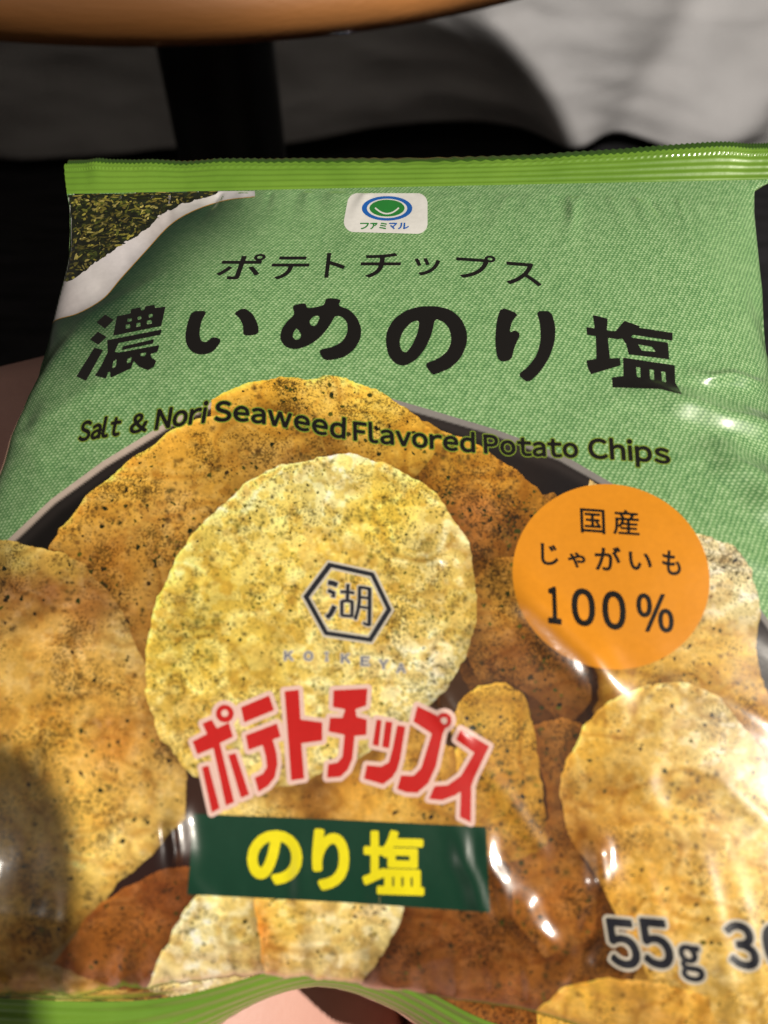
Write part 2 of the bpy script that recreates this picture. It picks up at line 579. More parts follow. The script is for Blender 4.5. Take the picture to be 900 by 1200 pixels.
class Shape:
    """union of closed outlines minus holes, evaluated per outline in its own neighbourhood"""
    def __init__(self):
        self.items = []      # (segs, hole segs list)

    def add(self, segs, holes=()):
        self.items.append((np.asarray(segs, float), [np.asarray(h, float) for h in holes]))
        return self

    def poly(self, pts, holes=()):
        return self.add(seg_array(pts), [seg_array(h) for h in holes])

    def bounds(self):
        a = np.concatenate([np.concatenate([s[:, :2], s[:, 2:]]) for s, _ in self.items])
        return a.min(0), a.max(0)

    def field(self, step, margin):
        lo, hi = self.bounds()
        x0, y0 = np.floor(lo - margin - 2 * step)
        nx = int((hi[0] + margin + 2 * step - x0) / step) + 2; ny = int((hi[1] + margin + 2 * step - y0) / step) + 2
        xs = x0 + np.arange(nx) * step; ys = y0 + np.arange(ny) * step
        out = np.full((ny, nx), 1e3)
        for segs, holes in self.items:
            a = np.concatenate([segs[:, :2], segs[:, 2:]]); l = a.min(0) - margin - 3 * step; h = a.max(0) + margin + 3 * step
            i0 = max(0, int((l[0] - x0) / step)); i1 = min(nx, int((h[0] - x0) / step) + 2)
            j0 = max(0, int((l[1] - y0) / step)); j1 = min(ny, int((h[1] - y0) / step) + 2)
            gx, gy = np.meshgrid(xs[i0:i1], ys[j0:j1])
            d = sdf_segs(segs, gx, gy)
            for hs in holes:
                d = np.maximum(d, -sdf_segs(hs, gx, gy))
            out[j0:j1, i0:i1] = np.minimum(out[j0:j1, i0:i1], d)
        return xs, ys, out


def march(xs, ys, f):
    """filled marching squares -> 2D verts, faces"""
    ny, nx = f.shape
    ins = f < 0
    vid = -np.ones((ny, nx), dtype=np.int64)
    vid[ins] = np.arange(ins.sum())
    gx, gy = np.meshgrid(xs, ys)
    verts = [np.stack([gx[ins], gy[ins]], axis=-1)]
    n = int(ins.sum())
    cnt = ins[:-1, :-1].astype(int) + ins[:-1, 1:] + ins[1:, 1:] + ins[1:, :-1]
    full = np.argwhere(cnt == 4)
    faces = []
    if len(full):
        i, j = full.T
        faces += np.stack([vid[i, j], vid[i + 1, j], vid[i + 1, j + 1], vid[i, j + 1]], axis=-1).tolist()
    extra = []; cache = {}

    def cross(a, b):
        nonlocal n
        k = (a, b) if a < b else (b, a)
        if k in cache: return cache[k]
        fa, fb = f[a], f[b]
        t = min(max(fa / (fa - fb), 0.02), 0.98)
        extra.append((xs[a[1]] + t * (xs[b[1]] - xs[a[1]]), ys[a[0]] + t * (ys[b[0]] - ys[a[0]])))
        cache[k] = n; n += 1
        return cache[k]
    for i, j in np.argwhere((cnt > 0) & (cnt < 4)):
        c = [(i, j), (i + 1, j), (i + 1, j + 1), (i, j + 1)]
        fc = []
        for k in range(4):
            a, b = c[k], c[(k + 1) % 4]
            if ins[a]: fc.append(int(vid[a]))
            if ins[a] != ins[b]: fc.append(cross(a, b))
        if len(fc) >= 3: faces.append(fc)
    if extra: verts.append(np.array(extra))
    return np.concatenate(verts), faces


tris = np.concatenate([film_faces[:, [0, 1, 2]], film_faces[:, [0, 2, 3]]])
BVH = BVHTree.FromPolygons([Vector(v) for v in FV], tris.tolist())
CAMV = Vector(CAM)


def cast(p2):
    """photo pixels -> point, normal on the front film (rows of nan where the ray misses)"""
    d = np.stack([(p2[:, 0] - 450) / FPX, (600 - p2[:, 1]) / FPX, -np.ones(len(p2))], axis=-1) @ R_CW.T
    loc = np.full((len(p2), 3), np.nan); idx = np.zeros(len(p2), dtype=np.int64)
    rc = BVH.ray_cast
    for k in range(len(p2)):
        h = rc(CAMV, Vector(d[k]))
        if h[0] is not None:
            loc[k] = h[0]; idx[k] = h[2]
    t = tris[idx]
    a, b, c = FV[t[:, 0]], FV[t[:, 1]], FV[t[:, 2]]
    v0, v1, v2 = b - a, c - a, loc - a
    d00 = (v0 * v0).sum(1); d01 = (v0 * v1).sum(1); d11 = (v1 * v1).sum(1); d20 = (v2 * v0).sum(1); d21 = (v2 * v1).sum(1)
    den = d00 * d11 - d01 * d01 + 1e-30
    w1 = (d11 * d20 - d01 * d21) / den; w2 = (d00 * d21 - d01 * d20) / den
    nn = FN[t[:, 0]] * (1 - w1 - w2)[:, None] + FN[t[:, 1]] * w1[:, None] + FN[t[:, 2]] * w2[:, None]
    nn /= np.linalg.norm(nn, axis=1, keepdims=True) + 1e-12
    return loc, nn


LAYER = 8e-6
OCC = np.zeros((420, 520), dtype=int)        # 4 px cells: how many printed layers already lie there


def next_layer(xs, ys, f):
    ins = np.argwhere(f < 2)
    if not len(ins): return 1
    cx_ = np.clip(((xs[ins[:, 1]] + 400) / 4).astype(int), 0, 519); cy_ = np.clip((ys[ins[:, 0]] / 4).astype(int), 0, 419)
    l = OCC[cy_, cx_].max() + 1
    OCC[cy_, cx_] = l
    return l + 1



def lay_down(name, v2, faces, mat, layer, parent=None, color=None, jitter=None):
    """lay a flat outline (photo pixels) on the film, a hair above it"""
    loc, nn = cast(v2)
    off = layer * LAYER if jitter is None else layer * LAYER + jitter
    P = loc + nn * (off if np.isscalar(off) else off[:, None])
    ok = ~np.isnan(loc[:, 0])
    lim = 0.0032
    keep = []
    for f in faces:
        if not ok[f].all(): continue
        q = P[f]
        if np.abs(q - q[0]).max() > lim: continue
        keep.append(f)
    used = np.unique(np.concatenate([np.asarray(f) for f in keep])) if keep else np.array([], dtype=int)
    remap = -np.ones(len(v2), dtype=int); remap[used] = np.arange(len(used))
    # orientation: pixel y points down, faces wound so that they look at the camera
    ff = [remap[np.asarray(f)].tolist() for f in keep]
    o = mesh_obj(name, P[used], ff, mat, parent or bag)
    o.data.normals_split_custom_set_from_vertices(nn[used].tolist())
    if color is not None:
        ca = o.data.color_attributes.new('Col', 'FLOAT_COLOR', 'POINT')
        c4 = np.ones((len(used), 4), dtype=np.float32); c4[:, :color.shape[1]] = color[used]
        ca.data.foreach_set('color', c4.ravel())
    return o


def decal(name, shape, mat, layer, grow=0.0, step=1.0, parent=None, colorf=None, perturb=None):
    xs, ys, f = shape.field(step, max(grow, 0) + 3)
    f = f - grow
    if perturb is not None:
        gx, gy = np.meshgrid(xs, ys); f = f + perturb(gx, gy)
    v2, faces = march(xs, ys, f)
    global LAST_LAYER
    layer = LAST_LAYER = next_layer(xs, ys, f)
    col = None
    if colorf is not None:
        j = np.clip(((v2[:, 0] - xs[0]) / step).round().astype(int), 0, f.shape[1] - 1)
        i = np.clip(((v2[:, 1] - ys[0]) / step).round().astype(int), 0, f.shape[0] - 1)
        if colorf.__code__.co_argcount == 5:
            gy_, gx_ = np.gradient(f)
            col = colorf(v2[:, 0], v2[:, 1], f[i, j], gx_[i, j], gy_[i, j])
        else:
            col = colorf(v2[:, 0], v2[:, 1], f[i, j])
    return lay_down(name, v2, faces, mat, layer, parent, col)


# ---------- printed soft shade and brown ground on the base film
DISH_EDGE = [(56, 392), (64, 376), (92, 367), (121, 350), (142, 326), (171, 294), (199, 264), (227, 247), (263, 235), (299, 230.5)]
_e = np.array(DISH_EDGE, float); _k = np.linspace(0, len(_e) - 1, 60)
DISH_EDGE = list(zip(cr_interp(np.arange(len(_e)), _e[:, 0], _k), cr_interp(np.arange(len(_e)), _e[:, 1], _k)))
dl = np.full(PX.shape, 1e9)
for (x1, y1), (x2, y2) in zip(DISH_EDGE[:-1], DISH_EDGE[1:]):
    ex, ey = x2 - x1, y2 - y1
    t = np.clip(((PX - x1) * ex + (PY - y1) * ey) / (ex * ex + ey * ey), 0, 1)
    dl = np.minimum(dl, np.hypot(PX - x1 - t * ex, (PY - y1 - t * ey)))
shade = np.exp(-(dl / 50.0) ** 1.8) * smooth01((340 - PX) / 110)
BOWL = [(-260, 900), (-200, 830), (-120, 750), (-50, 685), (0, 641), (60, 585), (120, 541), (200, 492), (260, 466), (340, 449), (420, 456),
        (500, 479), (580, 503), (660, 533), (720, 568), (780, 608), (850, 668), (890, 712), (935, 775), (990, 860), (1060, 960), (1120, 1100), (1120, 1300), (-260, 1300)]
bs = sdf_segs(seg_array(BOWL), PX, PY)
brown = smooth01((-bs - 20) / 10)
hid = (ym < 60)
ca = me.color_attributes.new('Col', 'FLOAT_COLOR', 'POINT')
c4 = np.zeros((NT * NS, 4), dtype=np.float32)
c4[:, 0] = (np.clip(shade, 0, 1) ** 0.8).ravel(); c4[:, 1] = np.where(hid, np.maximum(brown, smooth01((58 - ym) / 8)), brown).ravel(); c4[:, 3] = 1
ca.data.foreach_set('color', c4.ravel())
me.normals_split_custom_set_from_vertices(FN.tolist())

# ---------- back film
XB = F[..., 0]; YB = F[..., 1]
zb = np.where(Zc > 0, Zc, 0)
backh = np.minimum(0.020, 0.9 * np.interp(Yc, [0, 0.02, 0.05, 0.1, 0.15, 0.1743], [0.0, 0.010, 0.018, 0.019, 0.011, 0.0]))
ZB = -(backh[:, None] * cz[None, :]) + F[..., 2] * (cz[None, :] < 1e-6)
ZB = np.where(backh[:, None] < 1e-5, F[..., 2] - 2e-5, ZB - 2e-5)
order = np.linspace(0, NT - 1, 90).astype(int); oc = np.linspace(0, NS - 1, 70).astype(int)
# the back runs straight from seam to seam: even rows
yb = np.linspace(0, 1, 90)
rowY = F[0, :, 1][None, :] * (1 - yb)[:, None] + F[-1, :, 1][None, :] * yb[:, None]
iY = np.array([np.argmin(np.abs(Yc[: int(NT * 0.86)] - y)) for y in np.linspace(Yc[0], 0.012, 90)])
aLb = aL[iY]; aRb = aR[iY]
aLb[-1] = aL[-1]; aRb[-1] = aR[-1]
cxm = (cx * 0.75 + xlin * 0.25)[oc]
Xb = np.where(cxm[None, :] < 0, cxm[None, :] * aLb[:, None], cxm[None, :] * aRb[:, None])
hb = np.interp(yb, [0, 0.08, 0.2, 0.5, 0.75, 0.92, 1.0], [0, 0.004, 0.010, 0.018, 0.018, 0.008, 0.0])
Zb2 = -hb[:, None] * cz[oc][None, :]
Zb2 -= 1.5e-4
Zb2[0] = F[0, oc, 2]; Zb2[-1] = F[-1, oc, 2]
Yb2 = rowY[:, oc].copy()
PB = bag_to_world(np.stack([Xb, Yb2, Zb2], axis=-1))
PB[0] = FW[0, oc]; PB[-1] = FW[-1, oc]
PB[:, 0] = PB[:, 0]; back = mesh_obj('back_film', PB.reshape(-1, 3), grid_faces(90, 70, True), M_FOIL, bag)


# ---------- seals
def seal(name, base, outdir, bend, length, mat, ribs, tooth, lift, rows=60, cols=900, back_lift=0.0, phase=0.0, ribh=0.00015):
    """crimped strip leaving the seam `base` (cols x 3, bag space)"""
    u = np.linspace(0, 1, cols)
    s = np.linspace(0, len(base) - 1, cols)
    i = np.clip(s.astype(int), 0, len(base) - 2); f = (s - i)[:, None]
    b = base[i] * (1 - f) + base[i + 1] * f
    v = np.linspace(0, 1, rows)
    ln = length + tooth * (np.abs(((u * 118 + phase) % 1.0) - 0.5) * 2 - 0.5)
    P = np.zeros((rows, cols, 3))
    z = np.zeros(cols); acc = b.copy()
    for k in range(rows):
        P[k] = acc
        ang = bend(u, v[k])                      # direction of the strip: 0 = along the bag, + = away from the viewer
        stp = length / (rows - 1) + (ln - length) * (3.0 / rows if v[k] > 0.66 else 0.0)
        acc = acc + np.stack([np.zeros(cols), outdir * np.cos(ang) * stp, -np.sin(ang) * stp], axis=-1)
    rib = np.sin(v * ribs * 2 * math.pi)[:, None] * ribh * smooth01(np.minimum(v, 0.92 - v) / 0.06)[:, None]
    P[..., 2] += rib * (0.65 + 0.5 * fbm(u * 7, u * 0, 5, 2))[None, :]
    P[..., 0] += (b[:, 0] / HALF)[None, :] * 0.0030 * v[:, None] * (outdir > 0)
    P[..., 2] += back_lift * smooth01(v / 0.2)[:, None]
    P[..., 2] += lift(u)[None, :] * v[:, None]
    return mesh_obj(name, bag_to_world(P).reshape(-1, 3), grid_faces(rows, cols, outdir > 0), mat, bag)


base_top = F[0].copy(); base_bot = F[-1].copy()
wavef = lambda u: 0.0008 * np.sin(u * 9.0) + 0.0022 * (fbm(u * 9, u * 0 + 2, 9, 3) - 0.5)
seal('top_seal', base_top, 1.0, lambda u, v: -0.04 + 0.25 * np.sin(u * 4 + 0.6) * v * 0.5 + 0.1 * v, 0.0098, M_SEAL, 5.0, 0.0007, wavef)
seal('top_seal_back_layer', base_top, 1.0, lambda u, v: -0.02 + 0.25 * np.sin(u * 4 + 0.6) * v * 0.5 + 0.1 * v + 0.35 * smooth01((v - 0.8) / 0.2), 0.0128, M_SEALBACK, 5.0, 0.0006, wavef,
     back_lift=-0.0006, phase=0.35)


def bot_bend(u, v):
    c = np.exp(-((u - 0.445) / 0.095) ** 2)
    return (0.30 + 1.05 * c + 0.25 * np.sin(u * 14)) * (0.6 + 0.5 * v)


seal('bottom_seal', base_bot, -1.0, bot_bend, 0.0142, M_SEAL, 6.0, 0.0008, wavef, ribh=0.00026)
seal('bottom_seal_back_layer', base_bot, -1.0, bot_bend, 0.0146, M_SEALBACK, 6.0, 0.0008, wavef, back_lift=-0.0005, phase=0.3)

# ---------- printed bowl and chips
speck_a = np.zeros((1200, 1500)); speck_c = np.zeros((1200, 1500, 3))     # y 150..1350, x -250..1250
SX0, SY0 = -250, 150


def specks(poly, count, cols, rmin, rmax, dens_seed, dens_scale, thr=0.45):
    p = np.asarray(poly, float); lo = p.min(0); hi = p.max(0); done = 0; tries = 0
    segs = seg_array(poly)
    while done < count and tries < 12:
        q = lo + rng.random((count * 3, 2)) * (hi - lo)
        ins = sdf_segs(segs, q[:, 0], q[:, 1]) < -2
        dn = fbm(q[:, 0] / dens_scale, q[:, 1] / dens_scale, dens_seed, 3)
        ok = ins & (rng.random(len(q)) < smooth01((dn - thr) / 0.18))
        for x, y in q[ok][:count - done]:
            r = rmin + (rmax - rmin) * rng.random() ** 3.2
            el = 1 + rng.random() * 0.9; a = rng.random() * 3.14
            c = lin(cols[rng.integers(len(cols))])
            X0 = int(x - SX0 - r * 2 - 2); Y0 = int(y - SY0 - r * 2 - 2); n = int(r * 4 + 5)
            if X0 < 0 or Y0 < 0 or X0 + n > 1500 or Y0 + n > 1200: continue
            gx, gy = np.meshgrid(np.arange(X0, X0 + n) + SX0 - x, np.arange(Y0, Y0 + n) + SY0 - y)
            u = gx * math.cos(a) + gy * math.sin(a); v = (-gx * math.sin(a) + gy * math.cos(a)) * el
            al = np.clip(1.1 - (np.hypot(u, v) + 0.5 * (hash2(gx.round() + int(x), gy.round() + int(y), 3) - .5) * r) / r, 0, 1) ** 0.7 * (0.65 + 0.33 * rng.random())
            sl = (slice(Y0, Y0 + n), slice(X0, X0 + n))
            speck_c[sl] = np.where((al > speck_a[sl])[..., None], c, speck_c[sl])
            speck_a[sl] = np.maximum(speck_a[sl], al)
        done += int(ok.sum()); tries += 1


def idw(pts, x, y, power=3.0):
    num = 0; den = 0
    for px_, py_, c in pts:
        w = 1.0 / (((x - px_) ** 2 + (y - py_) ** 2) + 60.0) ** (power / 2)
        num = num + w[:, None] * lin(c)[None, :]; den = den + w
    return num / den[:, None]


def chip_color(pts, seed, mottled=0.36, rim=0.25, pale=0.35, above=(), dust=0.5, light=1.0):
    def f(x, y, sd, gx, gy):
        c = idw(pts, x, y) * np.array([1.30, 1.36, 1.22 if pale > 0.6 else 1.36]) * light
        # the pictured chips were photographed in a heap: contact shadow printed in where one lies under the next
        for segs in above:
            d = sdf_segs(segs, x - 5, y - 6)
            k = np.exp(-np.maximum(d, 0) / 15.0) * 0.58
            c = c * (1 - k[:, None] * np.array([0.82, 0.94, 1.0]))
        n1 = fbm(x / 46, y / 40, seed, 3) - 0.5
        n2 = fbm(x / 8, y / 7, seed + 5, 3) - 0.5
        c = c * (1 + mottled * 1.8 * n1 + mottled * 1.1 * n2)[:, None]
        # curled surface: broad bright flanks and brown valleys
        w = fbm(x / 70 + 0.4 * n1, y / 52, seed + 50, 2)
        r = np.abs(w - 0.5)
        val = np.exp(-(r / 0.035) ** 2) * 0.42
        c = c * (1 - val[:, None] * np.array([0.45, 0.62, 0.8]))
        hi = np.exp(-((r - 0.10) / 0.035) ** 2) * 0.55 * (pale + 0.25)
        c = c * (1 + hi[:, None] * np.array([0.30, 0.50, 1.3]))
        # pale blisters
        bn = fbm(x / 11, y / 10, seed + 9, 3)
        b = smooth01((bn - (0.47 if pale > 0.6 else 0.52 if pale > 0.45 else 0.58)) / 0.07) * pale
        c = c * (1 + b[:, None] * np.array([0.26, 0.46, 1.5]))
        # browned spots
        t = smooth01((fbm(x / 19, y / 16, seed + 31, 4) - 0.58) / 0.10) * 0.5
        c = c * (1 - t[:, None] * np.array([0.35, 0.52, 0.72]))
        # chip edge: thin lit lip on the upper left, dark turned-away lip on the lower right
        g = np.hypot(gx, gy) + 1e-6
        ndl = -(gx * 0.62 + gy * 0.78) / g * -1.0
        e = np.exp(-np.abs(sd) / 3.5); e2 = np.exp(-np.abs(sd) / 14.0)
        c = c * (1 + (rim + 0.25) * e * np.clip(-ndl, 0, 1) * 1.6 - 0.42 * e2 * np.clip(ndl, 0, 1) + 0.12 * e2 * np.clip(-ndl, 0, 1))[:, None]
        j = np.clip((x - SX0).round().astype(int), 0, 1499); i = np.clip((y - SY0).round().astype(int), 0, 1199)
        a = speck_a[i, j][:, None]
        c = np.clip(c * (1 - a) + speck_c[i, j] * a, 0.001, 0.95)
        dens = np.clip(dust + 1.6 * (fbm(x / 42, y / 38, seed + 70, 3) - 0.5), 0, 1.2)
        return np.concatenate([c, dens[:, None]], axis=1)
    return f


DK = [(30, 32, 14), (44, 44, 16), (52, 40, 18), (70, 60, 20), (38, 30, 18)]
GR = [(92, 92, 24), (110, 104, 30), (76, 78, 22), (58, 60, 20), (40, 42, 18)]
BR = [(80, 48, 18), (62, 36, 16), (100, 60, 22), (46, 30, 16)]

CHIPS = [
    ('edge_left', [(-250, 1080), (340, 1080), (350, 1230), (-250, 1230)],
     [(0, 1150, (186, 146, 66)), (80, 1130, (214, 190, 122)), (110, 1160, (206, 164, 70)), (200, 1140, (204, 160, 66)), (300, 1140, (190, 140, 56))], 30, 60, BR + DK, 0.0, 60),
    ('edge_right', [(560, 1120), (1150, 1120), (1150, 1280), (560, 1280)],
     [(700, 1180, (196, 150, 60)), (800, 1190, (206, 160, 76)), (900, 1190, (200, 160, 80)), (600, 1180, (150, 96, 40))], 35, 60, BR + DK, 0.0, 60),
    # name-free list: outline, colour knots, seed, speck count, speck palette, rim
    ('right_back', [(690, 560), (800, 622), (860, 640), (882, 664), (889, 705), (884, 760), (905, 830), (960, 900), (980, 1000), (860, 960), (700, 860), (660, 700)],
     [(850, 650, (214, 196, 152)), (870, 700, (216, 198, 146)), (850, 760, (200, 156, 64)), (740, 800, (196, 146, 52)), (800, 820, (200, 152, 60)), (880, 800, (196, 146, 54)), (890, 860, (186, 130, 48)), (960, 950, (190, 140, 60))], 41, 330, DK + BR, 0.1, 80),
    ('shadowed', [(545, 600), (650, 575), (672, 620), (690, 720), (700, 820), (680, 880), (668, 950), (720, 1010), (760, 1100), (700, 1260), (480, 1260), (420, 1150), (450, 1060), (560, 1000), (600, 930), (560, 830), (520, 760)],
     [(580, 680, (168, 114, 38)), (640, 720, (136, 84, 30)), (600, 760, (112, 68, 24)), (660, 800, (108, 64, 20)), (640, 850, (112, 68, 20)), (660, 900, (124, 78, 25)), (640, 960, (136, 84, 26)), (620, 1040, (130, 78, 25)), (540, 1100, (118, 68, 26)), (680, 1050, (146, 90, 32)), (560, 680, (178, 128, 52)), (500, 1120, (105, 60, 22)), (580, 1200, (130, 76, 26)), (692, 800, (70, 40, 20)), (662, 890, (75, 42, 20)), (656, 940, (72, 42, 18)), (676, 990, (90, 54, 22))], 52, 520, BR + DK, 0.0, 60),
    ('mid_a', [(546, 690), (575, 655), (625, 648), (668, 690), (688, 760), (692, 820), (665, 852), (630, 824), (600, 800), (565, 800), (545, 770)],
     [(560, 680, (190, 140, 58)), (600, 690, (180, 128, 50)), (650, 720, (156, 102, 40)), (670, 790, (124, 76, 30)), (610, 770, (126, 78, 30))], 56, 150, BR + DK, 0.1, 50),
    ('mid_b', [(625, 850), (660, 838), (690, 852), (668, 900), (655, 950), (668, 990), (700, 1040), (694, 1100), (640, 1122), (600, 1080), (596, 1000), (645, 960)],
     [(650, 870, (140, 88, 32)), (640, 1000, (160, 104, 40)), (660, 1060, (158, 98, 38)), (620, 1080, (134, 82, 30))], 59, 120, BR + DK, 0.05, 50),
    ('brown_right', [(430, 482), (468, 484), (550, 518), (614, 554), (646, 588), (648, 620), (600, 650), (550, 660), (500, 620), (440, 560)],
     [(470, 490, (196, 150, 55)), (520, 520, (194, 144, 48)), (580, 560, (170, 116, 36)), (630, 580, (146, 94, 26)), (560, 600, (164, 104, 46)), (600, 630, (124, 78, 26)), (500, 550, (188, 134, 46))], 63, 300, BR + DK, 0.1, 45),
    ('top', [(250, 470), (268, 458), (300, 446), (340, 441), (395, 443), (440, 455), (478, 482), (520, 520), (470, 580), (330, 580), (250, 520)],
     [(300, 455, (206, 154, 52)), (380, 455, (208, 168, 72)), (440, 480, (208, 168, 64)), (340, 500, (166, 118, 36)), (480, 510, (194, 144, 48)), (400, 520, (196, 148, 56))], 74, 210, DK + BR, 0.15, 50),
    ('left_back', [(54, 650), (70, 617), (94, 590), (122, 562), (158, 534), (204, 505), (262, 484), (330, 482), (380, 505), (390, 560), (300, 640), (230, 760), (180, 860), (120, 760), (70, 700)],
     [(80, 610, (186, 136, 52)), (150, 560, (200, 150, 58)), (230, 520, (196, 144, 52)), (320, 500, (170, 124, 42)), (120, 660, (170, 118, 46)), (200, 600, (184, 138, 62)), (260, 560, (180, 134, 52)), (160, 720, (180, 134, 62)), (310, 540, (176, 134, 62))], 85, 420, DK + BR, 0.2, 55),
    ('left_front', [(-220, 700), (-120, 660), (-40, 640), (0, 634), (50, 640), (96, 662), (140, 712), (172, 780), (203, 850), (219, 910), (214, 960), (180, 1000), (140, 1035), (110, 1075), (60, 1120), (-60, 1150), (-220, 1160)],
     [(20, 655, (190, 160, 80)), (70, 665, (186, 146, 66)), (60, 692, (146, 94, 46)), (20, 690, (160, 108, 52)), (100, 706, (162, 112, 56)), (150, 760, (192, 156, 86)), (60, 740, (192, 146, 72)), (130, 800, (192, 146, 66)), (20, 780, (197, 152, 72)), (60, 850, (202, 152, 62)), (140, 872, (172, 118, 48)), (165, 905, (186, 142, 66)),
      (200, 930, (208, 168, 88)), (110, 960, (206, 162, 72)), (120, 1020, (218, 180, 90)), (60, 1060, (192, 147, 62)), (20, 1000, (192, 147, 62)), (150, 985, (214, 178, 96)), (-80, 700, (186, 140, 60)), (-80, 900, (190, 144, 60)), (40, 1110, (172, 126, 52))], 107, 620, BR + DK, 0.12, 60),
    ('lower_left', [(60, 1130), (100, 1075), (140, 1040), (190, 1020), (224, 1015), (236, 1060), (200, 1150), (140, 1160)],
     [(130, 1080, (122, 70, 22)), (170, 1100, (136, 80, 32)), (200, 1050, (114, 62, 25))], 118, 60, BR, 0.0, 60),
    ('bottom_pale', [(168, 1160), (190, 1110), (214, 1064), (232, 1045), (300, 1050), (318, 1100), (318, 1170), (240, 1180)],
     [(230, 1090, (208, 188, 126)), (280, 1090, (200, 172, 94)), (200, 1120, (202, 178, 114)), (240, 1140, (204, 184, 124))], 129, 24, GR, 0.15, 90),
    ('bottom_middle', [(296, 1050), (380, 1040), (476, 1052), (470, 1080), (448, 1118), (425, 1150), (380, 1170), (316, 1170), (306, 1110)],
     [(304, 1090, (190, 120, 40)), (330, 1080, (212, 176, 84)), (400, 1090, (216, 186, 110)), (450, 1080, (220, 196, 130)), (380, 1130, (214, 184, 110))], 140, 40, GR, 0.2, 90),
    ('under_red', [(255, 930), (330, 900), (420, 860), (500, 850), (560, 900), (580, 975), (400, 985), (230, 975)],
     [(290, 940, (210, 182, 104)), (330, 920, (186, 144, 62)), (370, 935, (140, 92, 34)), (420, 930, (180, 128, 46)), (460, 930, (194, 148, 62)), (520, 960, (180, 128, 46))], 151, 70, BR + DK, 0.1, 60),
    ('small_right', [(528, 850), (540, 822), (562, 806), (592, 802), (612, 812), (624, 845), (630, 900), (642, 950), (640, 990), (596, 1010), (560, 1000), (540, 930)],
     [(560, 830, (192, 146, 52)), (600, 840, (186, 136, 46)), (610, 900, (172, 122, 42)), (590, 950, (176, 126, 42)), (570, 990, (150, 100, 36))], 162, 90, GR + DK, 0.18, 70),
    ('right_front', [(656, 930), (664, 890), (684, 852), (716, 822), (760, 802), (806, 800), (846, 820), (880, 860), (908, 920), (940, 1000), (1000, 1080), (1080, 1150), (1080, 1260), (820, 1260), (760, 1140), (716, 1060), (690, 1010), (662, 970)],
     [(700, 860, (198, 150, 56)), (760, 830, (206, 166, 82)), (830, 870, (214, 186, 122)), (880, 950, (214, 180, 98)), (800, 930, (206, 160, 66)), (720, 950, (182, 130, 46)), (700, 1000, (150, 95, 34)), (760, 1010, (206, 154, 62)), (850, 1050, (212, 166, 78)), (880, 1100, (208, 168, 84)), (740, 1060, (196, 144, 56)), (980, 1150, (205, 160, 75))], 173, 170, BR + DK, 0.15, 90),
    ('bottom_right', [(628, 1185), (660, 1160), (710, 1143), (770, 1148), (830, 1170), (860, 1260), (640, 1260)],
     [(690, 1160, (198, 150, 58)), (740, 1150, (190, 138, 56)), (700, 1200, (196, 150, 60))], 184, 24, BR, 0.1, 80),
    ('main', [(376, 535), (410, 534), (450, 543), (492, 562), (524, 590), (546, 630), (558, 680), (557, 730), (545, 775), (520, 812), (478, 850), (420, 888), (350, 918), (280, 930), (225, 910), (188, 868), (170, 810), (172, 755), (184, 705), (206, 655), (240, 608), (286, 568), (330, 545)],
     [(300, 580, (214, 190, 104)), (380, 550, (222, 204, 130)), (450, 600, (206, 172, 66)), (520, 650, (212, 182, 104)), (540, 720, (206, 172, 82)), (250, 680, (212, 178, 76)), (300, 760, (206, 172, 74)), (220, 760, (196, 162, 64)), (210, 640, (212, 188, 98)), (400, 800, (212, 184, 102)), (500, 790, (218, 198, 138)), (330, 650, (222, 188, 88)), (440, 720, (212, 172, 76)), (200, 850, (196, 160, 74)), (300, 890, (205, 172, 90))], 195, 900, GR + DK[:2], 0.28, 50),
]
DARKPTS = [(100, 590, (24, 20, 19)), (0, 660, (22, 18, 17)), (560, 515, (44, 40, 40)), (680, 580, (40, 35, 37)), (890, 720, (48, 43, 48)), (180, 1000, (56, 30, 26)), (165, 830, (64, 42, 22)),
           (640, 900, (92, 52, 20)), (560, 700, (110, 70, 25)), (940, 800, (46, 42, 46)), (230, 960, (70, 40, 30)), (200, 1050, (60, 32, 26)), (600, 760, (70, 40, 18)), (400, 700, (80, 50, 20)), (700, 830, (60, 34, 22)), (-150, 800, (24, 20, 19))]


def bowl_color(x, y, sd):
    c = idw(DARKPTS, x, y) * 0.55
    w = 7.5 + 2 * vnoise(x / 60, y / 60, 4)
    rimm = smooth01((sd + w) / 2.5)
    side = smooth01((x - 300) / 200)[:, None]
    rc = lin((196, 180, 168)) * (1 - side) + lin((134, 130, 128)) * side
    inner = np.exp(-((sd + w + 5) / 6) ** 2) * 0.10
    c = c + inner[:, None] * lin((110, 100, 96))
    return np.clip(c * (1 - rimm[:, None]) + rc * rimm[:, None], 0.001, 0.9)


